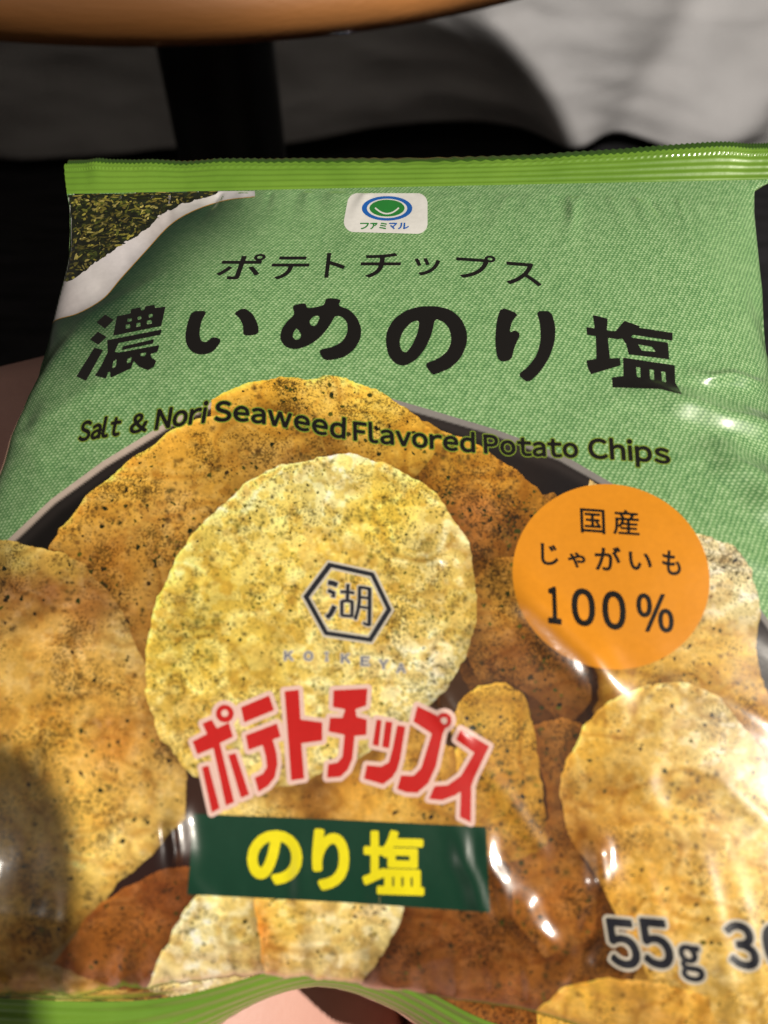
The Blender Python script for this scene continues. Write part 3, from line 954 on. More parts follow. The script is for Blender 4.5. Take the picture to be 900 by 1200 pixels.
decal('printed_bowl', Shape().poly(BOWL), M_PRINT_SOFT, 1, step=2.2, colorf=bowl_color)
CHIP_OBJ = {}
FLECKS = {'main': 800, 'left_back': 330, 'top': 170, 'brown_right': 220, 'left_front': 420, 'right_back': 230, 'shadowed': 260, 'mid_a': 130, 'mid_b': 90, 'small_right': 110, 'right_front': 150, 'under_red': 60}
FLM = [(96, 96, 26), (112, 108, 34), (78, 80, 22), (58, 62, 18), (130, 120, 40), (44, 46, 16), (104, 92, 30)]
FLC = [(30, 34, 12), (44, 48, 14), (58, 58, 18), (24, 22, 12), (70, 62, 20), (52, 36, 16), (84, 82, 24)]
for k, (key, poly, pts, seed, ns, pal, rim, dsc) in enumerate(CHIPS):
    speck_a[:] = 0
    specks(poly, int(ns * 1.2), pal, 1.0, 5.0 if key != 'main' else 4.4, seed, dsc * 0.6, 0.52)
    specks(poly, ns * 5, pal, 0.8, 1.8, seed + 3, dsc * 0.6, 0.42)
    wob = (lambda s: (lambda gx, gy: 11.0 * (fbm(gx / 40, gy / 40, s, 3) - 0.5) + 3.0 * (fbm(gx / 7, gy / 7, s + 1, 2) - 0.5)))(seed)
    o = decal('printed_potato_chip', Shape().poly(poly), M_PRINT, 2 + k, step=1.25, colorf=chip_color(pts, seed, rim=rim, light=0.88 if key in ('main', 'bottom_pale', 'bottom_middle', 'right_back', 'right_front') else 1.0, dust={'main': 0.30, 'top': 0.5, 'left_back': 0.48, 'brown_right': 0.62, 'left_front': 0.42, 'right_back': 0.4, 'shadowed': 0.55, 'mid_a': 0.6, 'mid_b': 0.4, 'right_front': 0.25, 'small_right': 0.5}.get(key, 0.2), above=[seg_array(q[1]) for q in CHIPS[k + 1:] if q[0] not in ('bottom_right',)], pale=0.65 if key == 'main' else 0.5 if key in ('right_front', 'bottom_pale', 'bottom_middle') else 0.3), perturb=wob)
    CHIP_OBJ[key] = o
    # crisp seaweed flecks scattered over this chip
    sg = seg_array(poly); lo_ = np.min(poly, axis=0); hi_ = np.max(poly, axis=0)
    want = int(FLECKS.get(key, 60)); gv = []; gf = []; gc = []; gj = []; tries = 0
    while len(gf) < want and tries < 60:
        tries += 1
        q = lo_ + rng.random((400, 2)) * (hi_ - lo_)
        ok = (sdf_segs(sg, q[:, 0], q[:, 1]) < -6) & (rng.random(400) < smooth01((fbm(q[:, 0] / 44, q[:, 1] / 40, seed + 70, 3) - 0.40) / 0.22))
        for x, y in q[ok]:
            if len(gf) >= want: break
            r = (0.7 + 1.7 * rng.random() ** 2) if key == 'main' else (0.8 + 3.0 * rng.random() ** 2.6); el = 0.4 + 0.6 * rng.random(); a0 = rng.random() * 3.14
            b0 = len(gv)
            for m_ in range(7):
                t = -2 * math.pi * m_ / 7; rr = r * (0.55 + 0.7 * rng.random())
                u_, v_ = rr * math.cos(t), rr * math.sin(t) * el
                gv.append((x + u_ * math.cos(a0) - v_ * math.sin(a0), y + u_ * math.sin(a0) + v_ * math.cos(a0)))
                gj.append(2.5e-6 + len(gf) * 5e-9)
            gf.append(list(range(b0, b0 + 7)))
            gc += [lin((FLM if key == 'main' else FLC)[rng.integers(7)]) * (0.7 + 0.6 * rng.random())] * 7
    if gf:
        fo = lay_down('printed_seasoning_flecks', np.array(gv), gf, M_FLAKE, LAST_LAYER, o, np.array(gc), np.array(gj))
        fo['kind'] = 'stuff'
CHIP_OBJ['main']['label'] = 'large pale yellow printed chip behind the hexagon emblem'
TOPL = 2 + len(CHIPS)

# ---------- printed dish of seaweed flakes, upper left corner
dish_poly = DISH_EDGE + [(298, 215), (60, 215), (40, 300)]


def dish_color(x, y, sd):
    base = idw([(75, 355, (214, 208, 210)), (110, 335, (226, 222, 224)), (150, 300, (222, 218, 222)), (190, 262, (212, 206, 206)), (230, 240, (224, 222, 222)), (290, 224, (216, 214, 220))], x, y)
    n = fbm(x / 14, y / 14, 77, 3) - 0.5
    return np.clip(base * (1 + 0.2 * n - 0.38 * np.exp(-np.abs(sd) / 9.0))[:, None], 0, 0.9)


dish = decal('printed_white_dish', Shape().poly(dish_poly), M_PRINT_SOFT, 2, step=1.5, colorf=dish_color)


def ribbon(pts, w):
    p = np.asarray(pts, float)
    d = np.gradient(p, axis=0); d /= np.linalg.norm(d, axis=1, keepdims=True) + 1e-9
    n = np.stack([-d[:, 1], d[:, 0]], axis=1)
    w = np.broadcast_to(np.asarray(w, float), (len(p),))[:, None] / 2
    return np.concatenate([p + n * w, (p - n * w)[::-1]])


decal('gold_rim_line', Shape().poly(ribbon(DISH_EDGE, 0.9)), M_GOLD, 3, step=0.8, parent=dish)
NORI = [(60, 215), (262, 215), (254, 227), (213, 239), (186, 253), (171, 268), (149, 283), (124, 300), (107, 312), (89, 326), (70, 332), (60, 300)]


def nori_color(x, y, sd):
    n = fbm(x / 5, y / 4, 200, 3)
    c = lin((26, 30, 16))[None, :] * (0.4 + 1.3 * n)[:, None]
    return np.clip(c, 0, 1)


nori = decal('printed_seaweed_pile', Shape().poly(NORI), M_FLAKE, 3, step=1.5, colorf=nori_color, perturb=lambda gx, gy: 6 * (fbm(gx / 7, gy / 7, 31, 2) - 0.45))
fv = []; ff = []; fc = []; fj = []
segn = seg_array(NORI)
FL = [(150, 142, 62), (128, 122, 48), (94, 98, 36), (62, 72, 26), (44, 52, 22), (28, 34, 16), (20, 26, 14), (178, 166, 92), (110, 100, 44)]
cnt = 0
while cnt < 1200:
    q = np.array([60 + 200 * rng.random(), 216 + 118 * rng.random()])
    if sdf_segs(segn, q[:1], q[1:])[0] > -1: continue
    squash = 0.35 if q[1] < 233 else 0.75
    a = rng.normal(-0.55, 0.7); l = 4.0 + 10.0 * rng.random() ** 2; w = 1.4 + 2.4 * rng.random()
    d = np.array([math.cos(a), math.sin(a) * squash]); n = np.array([-math.sin(a), math.cos(a) * squash])
    b = len(fv)
    for (s, t) in ((-1, -.3), (-.4, -1), (.6, -.8), (1, .2), (.3, 1), (-.7, .7)):
        fv.append(q + d * l * s * 0.5 * (0.8 + .4 * rng.random()) + n * w * t * 0.5 * (0.7 + .6 * rng.random()))
        fj.append(cnt * 1.5e-8)
    ff.append([b, b + 5, b + 4, b + 3, b + 2, b + 1])
    c = lin(FL[rng.integers(len(FL))]) * (0.6 + 0.7 * rng.random()) * (0.55 if fbm(q[:1] / 14, q[1:] / 12, 92, 2)[0] < 0.47 else 1.1)
    fc += [c] * 6
    cnt += 1
fl = lay_down('printed_seaweed_flakes', np.array(fv), ff, M_FLAKE, 6, nori, np.array(fc), np.array(fj))
fl['kind'] = 'stuff'

# ---------- lettering
_fontcache = {}


def glyph(text):
    """outline segments of a piece of text set in the built-in font, normalised to its box (0..1, y up)"""
    if text in _fontcache: return _fontcache[text]
    cu = bpy.data.curves.new('t', 'FONT'); cu.body = text; cu.size = 1.0; cu.resolution_u = 5
    ob = bpy.data.objects.new('t', cu); COL.objects.link(ob)
    dg = bpy.context.evaluated_depsgraph_get()
    m = ob.evaluated_get(dg).to_mesh()
    bm = bmesh.new(); bm.from_mesh(m)
    bmesh.ops.remove_doubles(bm, verts=bm.verts, dist=1e-6)
    segs = [(e.verts[0].co.x, e.verts[0].co.y, e.verts[1].co.x, e.verts[1].co.y) for e in bm.edges if len(e.link_faces) == 1]
    bm.free(); ob.evaluated_get(dg).to_mesh_clear()
    bpy.data.objects.remove(ob); bpy.data.curves.remove(cu)
    s = np.array(segs)
    _fontcache[text] = s
    return s


def wide(t):
    return ''.join(chr(ord(c) + 0xFEE0) if 33 <= ord(c) <= 126 else c for c in t)


def box_glyph(shape, text, x0, x1, y0, y1, shear=0.0, slope=0.0):
    """fit one character into a pixel box; shear: top pushed to the right, slope: right side pushed down (px)"""
    s = glyph(wide(text))
    lx = min(s[:, 0].min(), s[:, 2].min()); hx = max(s[:, 0].max(), s[:, 2].max())
    ly = min(s[:, 1].min(), s[:, 3].min()); hy = max(s[:, 1].max(), s[:, 3].max())

    def tr(x, y):
        u = (x - lx) / (hx - lx); v = (y - ly) / (hy - ly)
        X = x0 + u * (x1 - x0) + shear * (v - 0.5) * (y1 - y0)
        Y = y1 - v * (y1 - y0) + slope * (u - 0.5)
        return X, Y
    a = tr(s[:, 0], s[:, 1]); b = tr(s[:, 2], s[:, 3])
    return shape.add(np.stack([a[0], a[1], b[0], b[1]], axis=1))


def scaled(pts, ox, oy, k):
    return [(ox + x / k, oy + y / k) for x, y in pts]


def smooth_poly(pts, n=1):
    """round a traced outline a little (corner cutting)"""
    p = np.asarray(pts, float)
    for _ in range(n):
        q = np.roll(p, -1, axis=0)
        p = np.stack([p * 0.8 + q * 0.2, p * 0.2 + q * 0.8], axis=1).reshape(-1, 2)
    return p


# large black title, traced stroke by stroke
def title_glyph(name, ox, oy, k, parts, rnd=0):
    sh = Shape()
    for outer, holes in parts:
        f = (lambda q: smooth_poly(scaled(q, ox, oy, k), rnd)) if rnd else (lambda q: scaled(q, ox, oy, k))
        sh.poly(f(outer), [f(h) for h in holes])
    return sh


def bx(x0, y0, x1, y1, sk=0):
    return [(x0, y0), (x1, y0 - sk), (x1, y1 - sk), (x0, y1)]


T_KOI = [
    ([(118, 136), (155, 103), (193, 125), (155, 163)], []),
    ([(91, 208), (125, 175), (163, 198), (127, 231)], []),
    ([(110, 242), (148, 252), (75, 384), (34, 364)], []),
    ([(205, 110), (262, 98), (265, 80), (305, 72), (308, 86), (322, 82), (325, 68), (365, 61), (366, 75), (411, 69), (393, 152), (189, 193)],
     [bx(250, 122, 268, 134, 3), bx(293, 113, 308, 126, 3), bx(340, 103, 356, 116, 3), bx(243, 147, 261, 163, 3), bx(288, 140, 305, 155, 3), bx(332, 129, 352, 144, 3)]),
    ([(164, 211), (396, 165), (389, 189), (213, 224), (196, 262), (160, 374), (111, 361), (137, 322), (166, 262)], []),
    ([(230, 237), (363, 206), (358, 226), (224, 254)], []),
    ([(213, 263), (386, 231), (376, 262), (348, 270), (352, 285), (372, 298), (362, 324), (338, 339), (300, 325), (276, 300), (266, 330), (178, 371), (176, 345), (150, 350), (190, 260)],
     [[(190, 302), (205, 291), (200, 322), (186, 330)], [(250, 291), (268, 283), (263, 303), (248, 309)], [(305, 268), (330, 263), (322, 278), (306, 278)]]),
]
T_I = [([(522, 88), (588, 87), (562, 130), (553, 185), (560, 213), (580, 221), (611, 195), (650, 210), (612, 262), (565, 275), (525, 265), (500, 235), (492, 195), (503, 135)], []),
       ([(697, 97), (740, 73), (780, 100), (803, 150), (803, 188), (737, 195), (738, 150), (722, 118)], [])]
T_ME = [([(79, 64), (138, 53), (143, 78), (200, 68), (217, 60), (223, 32), (290, 38), (274, 66), (320, 80), (355, 115), (373, 160), (370, 205), (345, 250), (300, 285), (216, 301), (189, 252), (250, 240), (295, 215), (315, 175), (312, 135), (290, 112), (262, 108), (240, 150), (200, 200), (150, 235), (95, 252), (50, 240), (28, 205), (35, 165), (60, 130), (92, 102)],
         [[(153, 130), (175, 108), (199, 111), (182, 150), (160, 150)], [(82, 188), (100, 158), (120, 190), (110, 209), (88, 207)]])]
T_NO = [([(474, 215), (480, 170), (510, 120), (560, 85), (620, 68), (690, 67), (750, 82), (795, 120), (819, 175), (819, 225), (795, 285), (750, 330), (680, 358), (668, 355), (637, 310), (690, 292), (735, 260), (753, 215), (745, 165), (720, 135), (683, 120), (672, 180), (645, 245), (605, 295), (555, 322), (515, 312), (485, 275)],
         [[(533, 215), (550, 170), (585, 135), (618, 127), (610, 180), (585, 235), (560, 265), (540, 252)]])]
T_RI = [([(98, 71), (173, 100), (145, 130), (133, 180), (157, 168), (181, 185), (155, 240), (142, 295), (100, 304), (80, 285), (72, 220), (78, 130)], []),
        ([(246, 88), (309, 88), (328, 150), (325, 220), (300, 290), (260, 350), (212, 393), (167, 357), (215, 320), (250, 270), (265, 210), (262, 140)], [])]
T_SHIO = [
    ([(484, 104), (548, 120), (545, 165), (558, 292), (500, 300), (497, 190)], []),
    ([(457, 155), (560, 172), (596, 173), (590, 208), (460, 189)], []),
    ([(457, 297), (495, 290), (600, 286), (603, 318), (478, 356), (464, 330)], []),
    ([(618, 129), (686, 153), (660, 178), (645, 203), (588, 208), (575, 180)], []),
    ([(625, 150), (822, 180), (821, 214), (630, 186)], []),
    ([(604, 196), (640, 192), (650, 200), (802, 221), (808, 293), (636, 272), (626, 230)], [[(677, 230), (735, 240), (749, 260), (692, 255)]]),
    ([(612, 284), (831, 317), (833, 390), (863, 441), (770, 418), (568, 411), (565, 368), (614, 362)],
     [[(667, 325), (685, 328), (686, 369), (672, 366)], [(724, 334), (742, 337), (744, 380), (728, 376)], [(774, 343), (791, 346), (794, 389), (778, 385)]]),
]
for parts, ox, rnd in ((T_KOI, 80, 0), (T_I, 80, 2), (T_ME, 320, 2), (T_NO, 320, 2), (T_RI, 560, 1), (T_SHIO, 560, 0)):
    decal('title_character', title_glyph('t', ox, 340, 3.6, parts, rnd), M_BLACK, TOPL + 2, step=1.0, grow=-0.1)

# small katakana line
for ch, x0, x1, y0, y1, shr in (('ポ', 257, 307, 298, 327, .35), ('テ', 318, 361, 301, 327, .30), ('ト', 382, 404, 297, 325, .12), ('チ', 423, 469, 297, 325, .16),
                                ('ッ', 486, 515, 303, 323, .05), ('プ', 535, 580, 299, 326, .02), ('ス', 592, 632, 308, 334, -.20)):
    decal('subtitle_character', box_glyph(Shape(), ch, x0, x1, y0, y1, shr, 3.0 if x0 > 480 else 0.0), M_BLACK, TOPL + 2, step=0.8, grow=0.55)

# English line on its bent baseline
BLX = [80, 92, 130, 172, 242, 270, 330, 403, 480, 556, 620, 676, 720, 783, 800]
BLY = [519, 517, 511, 505, 495, 493, 500, 514, 523, 530, 534, 536, 538, 543, 545]


def word(shape, text, x0, x1, cap, shear):
    pos = 0.0; out = []
    for c in text:
        g = glyph(wide(c)).copy()
        lx = min(g[:, 0].min(), g[:, 2].min()); hx = max(g[:, 0].max(), g[:, 2].max())
        g[:, [0, 2]] += pos - lx
        pos += hx - lx + (0.125 if c not in 'rtv' else 0.085)
        out.append(g)
    s = np.concatenate(out)
    hx = max(s[:, 0].max(), s[:, 2].max()); capn = 0.735

    def tr(x, y):
        X = x0 + x / hx * (x1 - x0)
        b = cr_interp(BLX, BLY, X)
        return X + shear * y / capn * cap, b - y / capn * cap
    for g in out:
        a = tr(g[:, 0], g[:, 1]); b = tr(g[:, 2], g[:, 3])
        shape.add(np.stack([a[0], a[1], b[0], b[1]], axis=1))
    return shape


for tx, x0, x1, cap, shr in (('Salt', 92, 139, 22, .20), ('&', 152, 171, 21, .16), ('Nori', 182, 240, 23, .16), ('Seaweed', 252, 404, 22, .03), ('Flavored', 415, 556, 21, -.03),
                             ('Potato', 568, 677, 21, -.05), ('Chips', 691, 785, 22, -.07)):
    w = word(Shape(), tx, x0, x1, cap, shr)
    g = decal('lettering_glow', w, M_GLOW, TOPL + 1, step=1.0, grow=2.0)
    decal('lettering_word', w, M_BLACK, TOPL + 2, step=0.8, grow=0.95, parent=None)

# orange roundel
an = np.linspace(0, 2 * math.pi, 90, endpoint=False)
ca_, sa_ = math.cos(0.35), math.sin(0.35)
ell = [(716 + 116.5 * math.cos(t) * ca_ - 107.5 * math.sin(t) * sa_, 676 + 116.5 * math.cos(t) * sa_ + 107.5 * math.sin(t) * ca_) for t in an]
rd = decal('orange_roundel', Shape().poly(ell), M_ORANGE, TOPL + 1, step=2.0)
for ch, x0, x1, y0, y1, g in (('国', 680.5, 708.5, 597, 625, .5), ('産', 718.5, 748.5, 598, 627, .5), ('じ', 634.5, 653.5, 638, 662, .7), ('ゃ', 666, 685.5, 648, 665, .7), ('が', 697.5, 727, 641, 668.5, .7),
                              ('い', 737.5, 763, 648, 668, .7), ('も', 776.5, 797, 646, 673.5, .7), ('1', 643, 656, 689, 730, 1.5), ('0', 671, 696, 691, 733, 1.5), ('0', 707, 732, 694, 737, 1.5), ('%', 747, 788, 697, 740, 1.2)):
    decal('roundel_character', box_glyph(Shape(), ch, x0, x1, y0, y1, -0.04, 2.0), M_BLACK, TOPL + 2, step=0.8, grow=g, parent=rd)

# store emblem on its white tile
tile = decal('emblem_tile', Shape().poly([(419, 238.5), (489, 238.5), (489, 262), (415, 260)]), M_WHITE, TOPL + 1, grow=12.0, step=1.0)


def ellipse(cx_, cy_, rx, ry, n=64):
    return [(cx_ + rx * math.cos(t), cy_ + ry * math.sin(t)) for t in np.linspace(0, 2 * math.pi, n, endpoint=False)]


decal('emblem_ring', Shape().poly(ellipse(453.6, 244.3, 29.6, 14.4), [ellipse(453.6, 244.3, 23.6, 11.3)]), M_BLUE, TOPL + 2, step=0.6, parent=tile)
decal('emblem_disc', Shape().poly(ellipse(453.6, 244.0, 20.6, 9.9)), M_GREEN, TOPL + 2, step=0.8, parent=tile)
sm = [(439.5 + 28 * u, 243.6 + 7.0 * (1 - (2 * u - 1) ** 2)) for u in np.linspace(0, 1, 16)]
decal('emblem_smile', Shape().poly(ribbon(sm, 1.7)), M_WHITE, TOPL + 3, step=0.5, parent=tile)
for ch, x0, x1, m in (('フ', 422, 432, M_GREEN), ('ァ', 434, 442, M_GREEN), ('ミ', 445, 453, M_GREEN), ('マ', 456, 465, M_BLUE), ('ル', 467, 479, M_BLUE)):
    decal('emblem_character', box_glyph(Shape(), ch, x0, x1, 261.5, 268.5, 0.1), m, TOPL + 2, step=0.5, grow=0.35, parent=tile)

# hexagon maker's mark
hx = [(354.6, 699), (384.8, 658.6), (438.6, 670.6), (460.0, 715), (435.8, 753.5), (380, 745)]
hc = np.mean(np.array(hx), axis=0)
hin = (np.array(hx) - hc) * 0.845 + hc
hexs = Shape().poly(hx, [hin.tolist()])
decal('hexagon_halo', hexs, M_HALO, TOPL + 1, grow=1.9, step=0.8)
hexo = decal('hexagon_mark', hexs, M_SLATE, TOPL + 2, grow=-0.7, step=0.7)
mz = Shape()
for pts, w in (([(288, 280), (318, 284), (346, 296)], 24), ([(288, 328), (325, 345), (318, 372)], 20), ([(330, 425), (305, 475), (280, 498)], 24), ([(366, 338), (410, 338), (452, 346)], 15),
               ([(412, 288), (410, 340), (408, 392)], 17), ([(374, 392), (374, 440), (374, 488)], 17), ([(374, 394), (408, 394), (442, 398)], 15), ([(438, 394), (438, 440), (436, 494)], 17),
               ([(372, 484), (408, 487), (438, 490)], 15), ([(484, 304), (482, 400), (474, 450), (456, 510)], 17), ([(478, 308), (515, 313), (552, 320)], 15), ([(546, 316), (546, 430), (544, 548)], 19),
               ([(484, 370), (515, 374), (546, 378)], 13), ([(480, 430), (515, 435), (546, 440)], 13), ([(505, 528), (525, 540), (548, 546)], 14)):
    mz.poly(ribbon(scaled(pts, 330, 630, 5.294), w * 1.3 / 5.294))
decal('mark_character_halo', mz, M_HALO, TOPL + 1, grow=1.4, step=0.7)
decal('mark_character', mz, M_SLATE, TOPL + 2, grow=0.0, step=0.6, parent=hexo)
for ch, xc, yc in (('K', 338.5, 768.5), ('O', 361.5, 769), ('I', 383, 769.5), ('K', 405, 771.5), ('E', 428, 775), ('Y', 449.5, 778.5), ('A', 470, 783)):
    hw = 1.2 if ch == 'I' else 4.8
    s = box_glyph(Shape(), ch, xc - hw, xc + hw, yc - 5, yc + 5, 0, 0)
    decal('maker_letter_halo', s, M_HALO, TOPL + 1, grow=1.6, step=0.7)
    decal('maker_letter', s, M_GREYBLUE, TOPL + 2, grow=0.25, step=0.6)

# red arched katakana
R1 = lambda p: scaled(p, 210, 800, 4.5)
R2 = lambda p: scaled(p, 380, 800, 4.5)


def circ(x, y, r, n=28):
    return [(x + r * math.cos(t), y + r * math.sin(t)) for t in np.linspace(0, 2 * math.pi, n, endpoint=False)]


RED = []
RED.append(Shape().poly(R1([(70, 310), (146, 270), (122, 216), (172, 194), (200, 240), (262, 210), (286, 286), (216, 320), (292, 630), (246, 650), (180, 346), (96, 380)]))
           .poly(R1([(119, 445), (156, 436), (216, 662), (172, 687)])).poly(R1([(257, 380), (299, 371), (371, 590), (325, 609)])).poly(R1(circ(241, 164, 48)), [R1(circ(241, 162, 18))]))
RED.append(Shape().poly(R1([(325, 130), (475, 67), (502, 146), (342, 212)]))
           .poly(R1([(350, 278), (516, 214), (537, 286), (495, 301), (514, 370), (520, 430), (505, 500), (470, 545), (418, 577), (397, 500), (440, 480), (462, 445), (456, 390), (440, 330), (365, 357)])))
RED.append(Shape().poly(R1([(555, 45), (632, 37), (641, 194), (756, 209), (756, 306), (646, 321), (661, 506), (590, 517)])))
RED.append(Shape().poly(R2([(48, 40), (229, 31), (222, 122), (165, 142), (172, 180), (226, 194), (223, 277), (161, 282), (150, 400), (125, 460), (85, 498), (14, 502), (20, 430), (70, 420), (95, 390), (106, 276), (21, 259), (30, 184), (95, 185), (110, 142), (45, 130)])))
RED.append(Shape().poly(R2([(275, 194), (304, 198), (288, 337), (254, 329)])).poly(R2([(322, 202), (361, 208), (343, 347), (304, 341)]))
           .poly(R2([(384, 224), (429, 230), (402, 400), (385, 460), (360, 500), (310, 537), (208, 507), (224, 434), (300, 441), (340, 420), (360, 345)])))
RED.append(Shape().poly(R2([(490, 123), (592, 170), (642, 235), (626, 270), (590, 440), (550, 530), (490, 582), (430, 579), (383, 561), (404, 488), (470, 490), (510, 450), (566, 270), (469, 206)]))
           .poly(R2(circ(630, 200, 42)), [R2(circ(632, 200, 17))]))
RED.append(Shape().poly(R2([(718, 246), (870, 335), (792, 500), (776, 545), (773, 738), (714, 709), (719, 575), (690, 595), (620, 621), (551, 613), (580, 545), (650, 540), (720, 490), (790, 370), (694, 300)])))
banner = decal('green_banner', Shape().poly([(226.5, 953.5), (400, 960.5), (569.5, 969), (574, 1069), (400, 1057), (219.5, 1048)]), M_BANNER, TOPL + 1, step=2.0)
allred = Shape()
for s in RED: allred.items += s.items
decal('red_lettering_outline', allred, M_PALE, TOPL + 2, grow=5.0, step=1.2)
for s in RED:
    decal('red_character', s, M_RED, TOPL + 3, step=1.0, grow=-0.2)
for ch, x0, x1, y0, y1 in (('の', 293, 351, 976, 1033), ('り', 369, 406, 975, 1040), ('塩', 427, 495, 975, 1046)):
    decal('banner_character', box_glyph(Shape(), ch, x0, x1, y0, y1, 0.0, 2.0), M_YELLOW, TOPL + 2, step=0.9, grow=3.3 if ch != '塩' else 2.2, parent=banner)

# weight and energy figures
for ch, x0, x1, y0, y1, g in (('5', 713, 746, 1078, 1133, 2.3), ('5', 752, 785, 1078, 1133, 2.3), ('g', 797, 822, 1108, 1149, 1.8), ('3', 853, 885, 1082, 1134, 2.3), ('0', 896, 930, 1084, 1137, 2.3)):
    s = box_glyph(Shape(), ch, x0, x1, y0, y1, -0.22, 3.0)
    decal('figure_halo', s, M_HALO, TOPL + 1, grow=g + 3.2, step=1.0)
    decal('weight_figure', s, M_SLATE, TOPL + 2, grow=g - 0.2, step=0.9)

# ------------------------------------------------------------------ setting: floor, table, draped bed, legs
def noise_mat(name, c1, c2, scale, rough, bump=0.0, bscale=None, detail=4.0, stretch=(1, 1, 1)):
    m, nt, b = new_mat(name)
    tc = N(nt, 'ShaderNodeTexCoord'); mp = N(nt, 'ShaderNodeMapping')
    mp.inputs['Scale'].default_value = stretch
    nt.links.new(tc.outputs['Object'], mp.inputs[0])
    ns = N(nt, 'ShaderNodeTexNoise'); ns.inputs['Scale'].default_value = scale; ns.inputs['Detail'].default_value = detail
    nt.links.new(mp.outputs[0], ns.inputs['Vector'])
    cr = N(nt, 'ShaderNodeValToRGB')
    cr.color_ramp.elements[0].position = 0.3; cr.color_ramp.elements[0].color = lin4(c1)
    cr.color_ramp.elements[1].position = 0.7; cr.color_ramp.elements[1].color = lin4(c2)
    nt.links.new(ns.outputs['Fac'], cr.inputs[0])
    nt.links.new(cr.outputs[0], b.inputs['Base Color'])
    b.inputs['Roughness'].default_value = rough
    if bump:
        n2 = N(nt, 'ShaderNodeTexNoise'); n2.inputs['Scale'].default_value = bscale or scale; n2.inputs['Detail'].default_value = 3
        nt.links.new(mp.outputs[0], n2.inputs['Vector'])
        bp = N(nt, 'ShaderNodeBump'); bp.inputs['Strength'].default_value = bump; bp.inputs['Distance'].default_value = 0.01
        nt.links.new(n2.outputs['Fac'], bp.inputs['Height']); nt.links.new(bp.outputs[0], b.inputs['Normal'])
    return m


M_CARPET = noise_mat('dark_carpet', (14, 13, 13), (58, 55, 58), 9.0, 0.95, 0.6, 300.0, 6.0, (1, 5, 1))
M_WOOD = noise_mat('orange_wood', (108, 68, 28), (134, 86, 40), 5.0, 0.62, 0.05, 60.0, 5.0, (1, 9, 9))
M_BLACKMETAL = noise_mat('black_metal', (14, 13, 13), (24, 22, 22), 40.0, 0.45, 0.1)
M_CLOTH = noise_mat('white_cloth', (196, 192, 188), (214, 210, 206), 8.0, 0.9, 0.25, 220.0)
M_SKIN = noise_mat('skin', (198, 150, 138), (212, 164, 150), 30.0, 0.5, 0.03, 500.0)
M_SHORTS = noise_mat('dark_shorts', (30, 32, 40), (44, 46, 54), 60.0, 0.9, 0.3)

n = 40
fl_v = [(x, y, 0.0015 * math.sin(x * 9 + y * 3)) for y in np.linspace(-1.2, 2.6, n) for x in np.linspace(-2.2, 2.2, n)]
floor = mesh_obj('floor', fl_v, grid_faces(n, n, True), M_CARPET)
tag(floor, 'dark grey carpet under the round table', None, None, 'structure')


def lathe(name, prof, center, mat, parent=None, segs=96):
    v = []; f = []
    for (r, z) in prof:
        for k in range(segs):
            a = 2 * math.pi * k / segs
            v.append((center[0] + r * math.cos(a), center[1] + r * math.sin(a), center[2] + z))
    m = len(prof)
    for i in range(m - 1):
        for k in range(segs):
            k2 = (k + 1) % segs
            f.append((i * segs + k, i * segs + k2, (i + 1) * segs + k2, (i + 1) * segs + k))
    f.append(tuple(range(segs))[::-1]); f.append(tuple((m - 1) * segs + k for k in range(segs)))
    o = mesh_obj(name, v, f, mat, parent)
    return o


TC = (-0.125, 0.740)
POST = (-0.149, 0.755)
table = empty('round_table', (TC[0], TC[1], 0))
tag(table, 'small round orange wood table on a single black post', 'table')
TZ = 0.5745
lathe('table_top', [(0.02, 0), (0.313, 0), (0.324, 0.004), (0.330, 0.012), (0.330, 0.024), (0.324, 0.031), (0.313, 0.034), (0.02, 0.034)], (TC[0], TC[1], TZ), M_WOOD, table, 160)
lathe('table_post', [(0.055, 0.012), (0.055, 0.05), (0.052, 0.055), (0.052, TZ - 0.012), (0.075, TZ - 0.010), (0.075, TZ)], (POST[0], POST[1], 0.0), M_BLACKMETAL, table, 48)
lathe('table_base', [(0.05, 0.002), (0.20, 0.002), (0.205, 0.006), (0.20, 0.011), (0.06, 0.017), (0.05, 0.017)], (POST[0], POST[1], 0.0), M_BLACKMETAL, table, 64)

# white bed cover hanging behind the table
nu, nv = 220, 90
P = np.zeros((nv, nu, 3))
xs = np.linspace(-1.7, 1.7, nu)
for i, v in enumerate(np.linspace(0, 1, nv)):
    if v < 0.62:
        z = 0.035 + (0.50 - 0.035) * v / 0.62; y = 1.52
        dep = 1.0
    elif v < 0.72:
        a = (v - 0.62) / 0.10 * math.pi / 2
        z = 0.50 + 0.05 * math.sin(a); y = 1.52 + 0.05 * (1 - math.cos(a)); dep = 1 - (v - 0.62) / 0.12
    else:
        z = 0.55; y = 1.57 + (v - 0.72) / 0.28 * 0.7; dep = 0.15
    fold = (0.045 * np.sin(xs * 5.2 + 1.0 + 5.2 * z) + 0.016 * np.sin(xs * 11.0 + 3 * z + 0.5) + 0.07 * (fbm(xs * 2.6 + z * 3, xs * 0 + z * 6, 61, 3) - 0.5)
            - 0.050 * np.exp(-((xs - 0.66 - (z - 0.1) * 0.9) / 0.07) ** 2) - 0.045 * np.exp(-((xs - 0.30 + (z - 0.1) * 0.8) / 0.05) ** 2) + 0.03 * np.exp(-((xs - 0.48 - (z - 0.1) * 0.3) / 0.05) ** 2)
            + 0.020 * (np.abs(fbm(xs * 4 + z * 7, xs * 1.5 - z * 9, 71, 3) - 0.5)) * 2)
    P[i, :, 0] = xs
    P[i, :, 1] = y + fold * dep
    P[i, :, 2] = z + (0.012 * np.sin(xs * 3.1 + 0.6) * (1 - v / 0.62) if v < 0.62 else 0) + (1 - dep) * fold * 0.2
bed = empty('bed', (0, 1.9, 0))
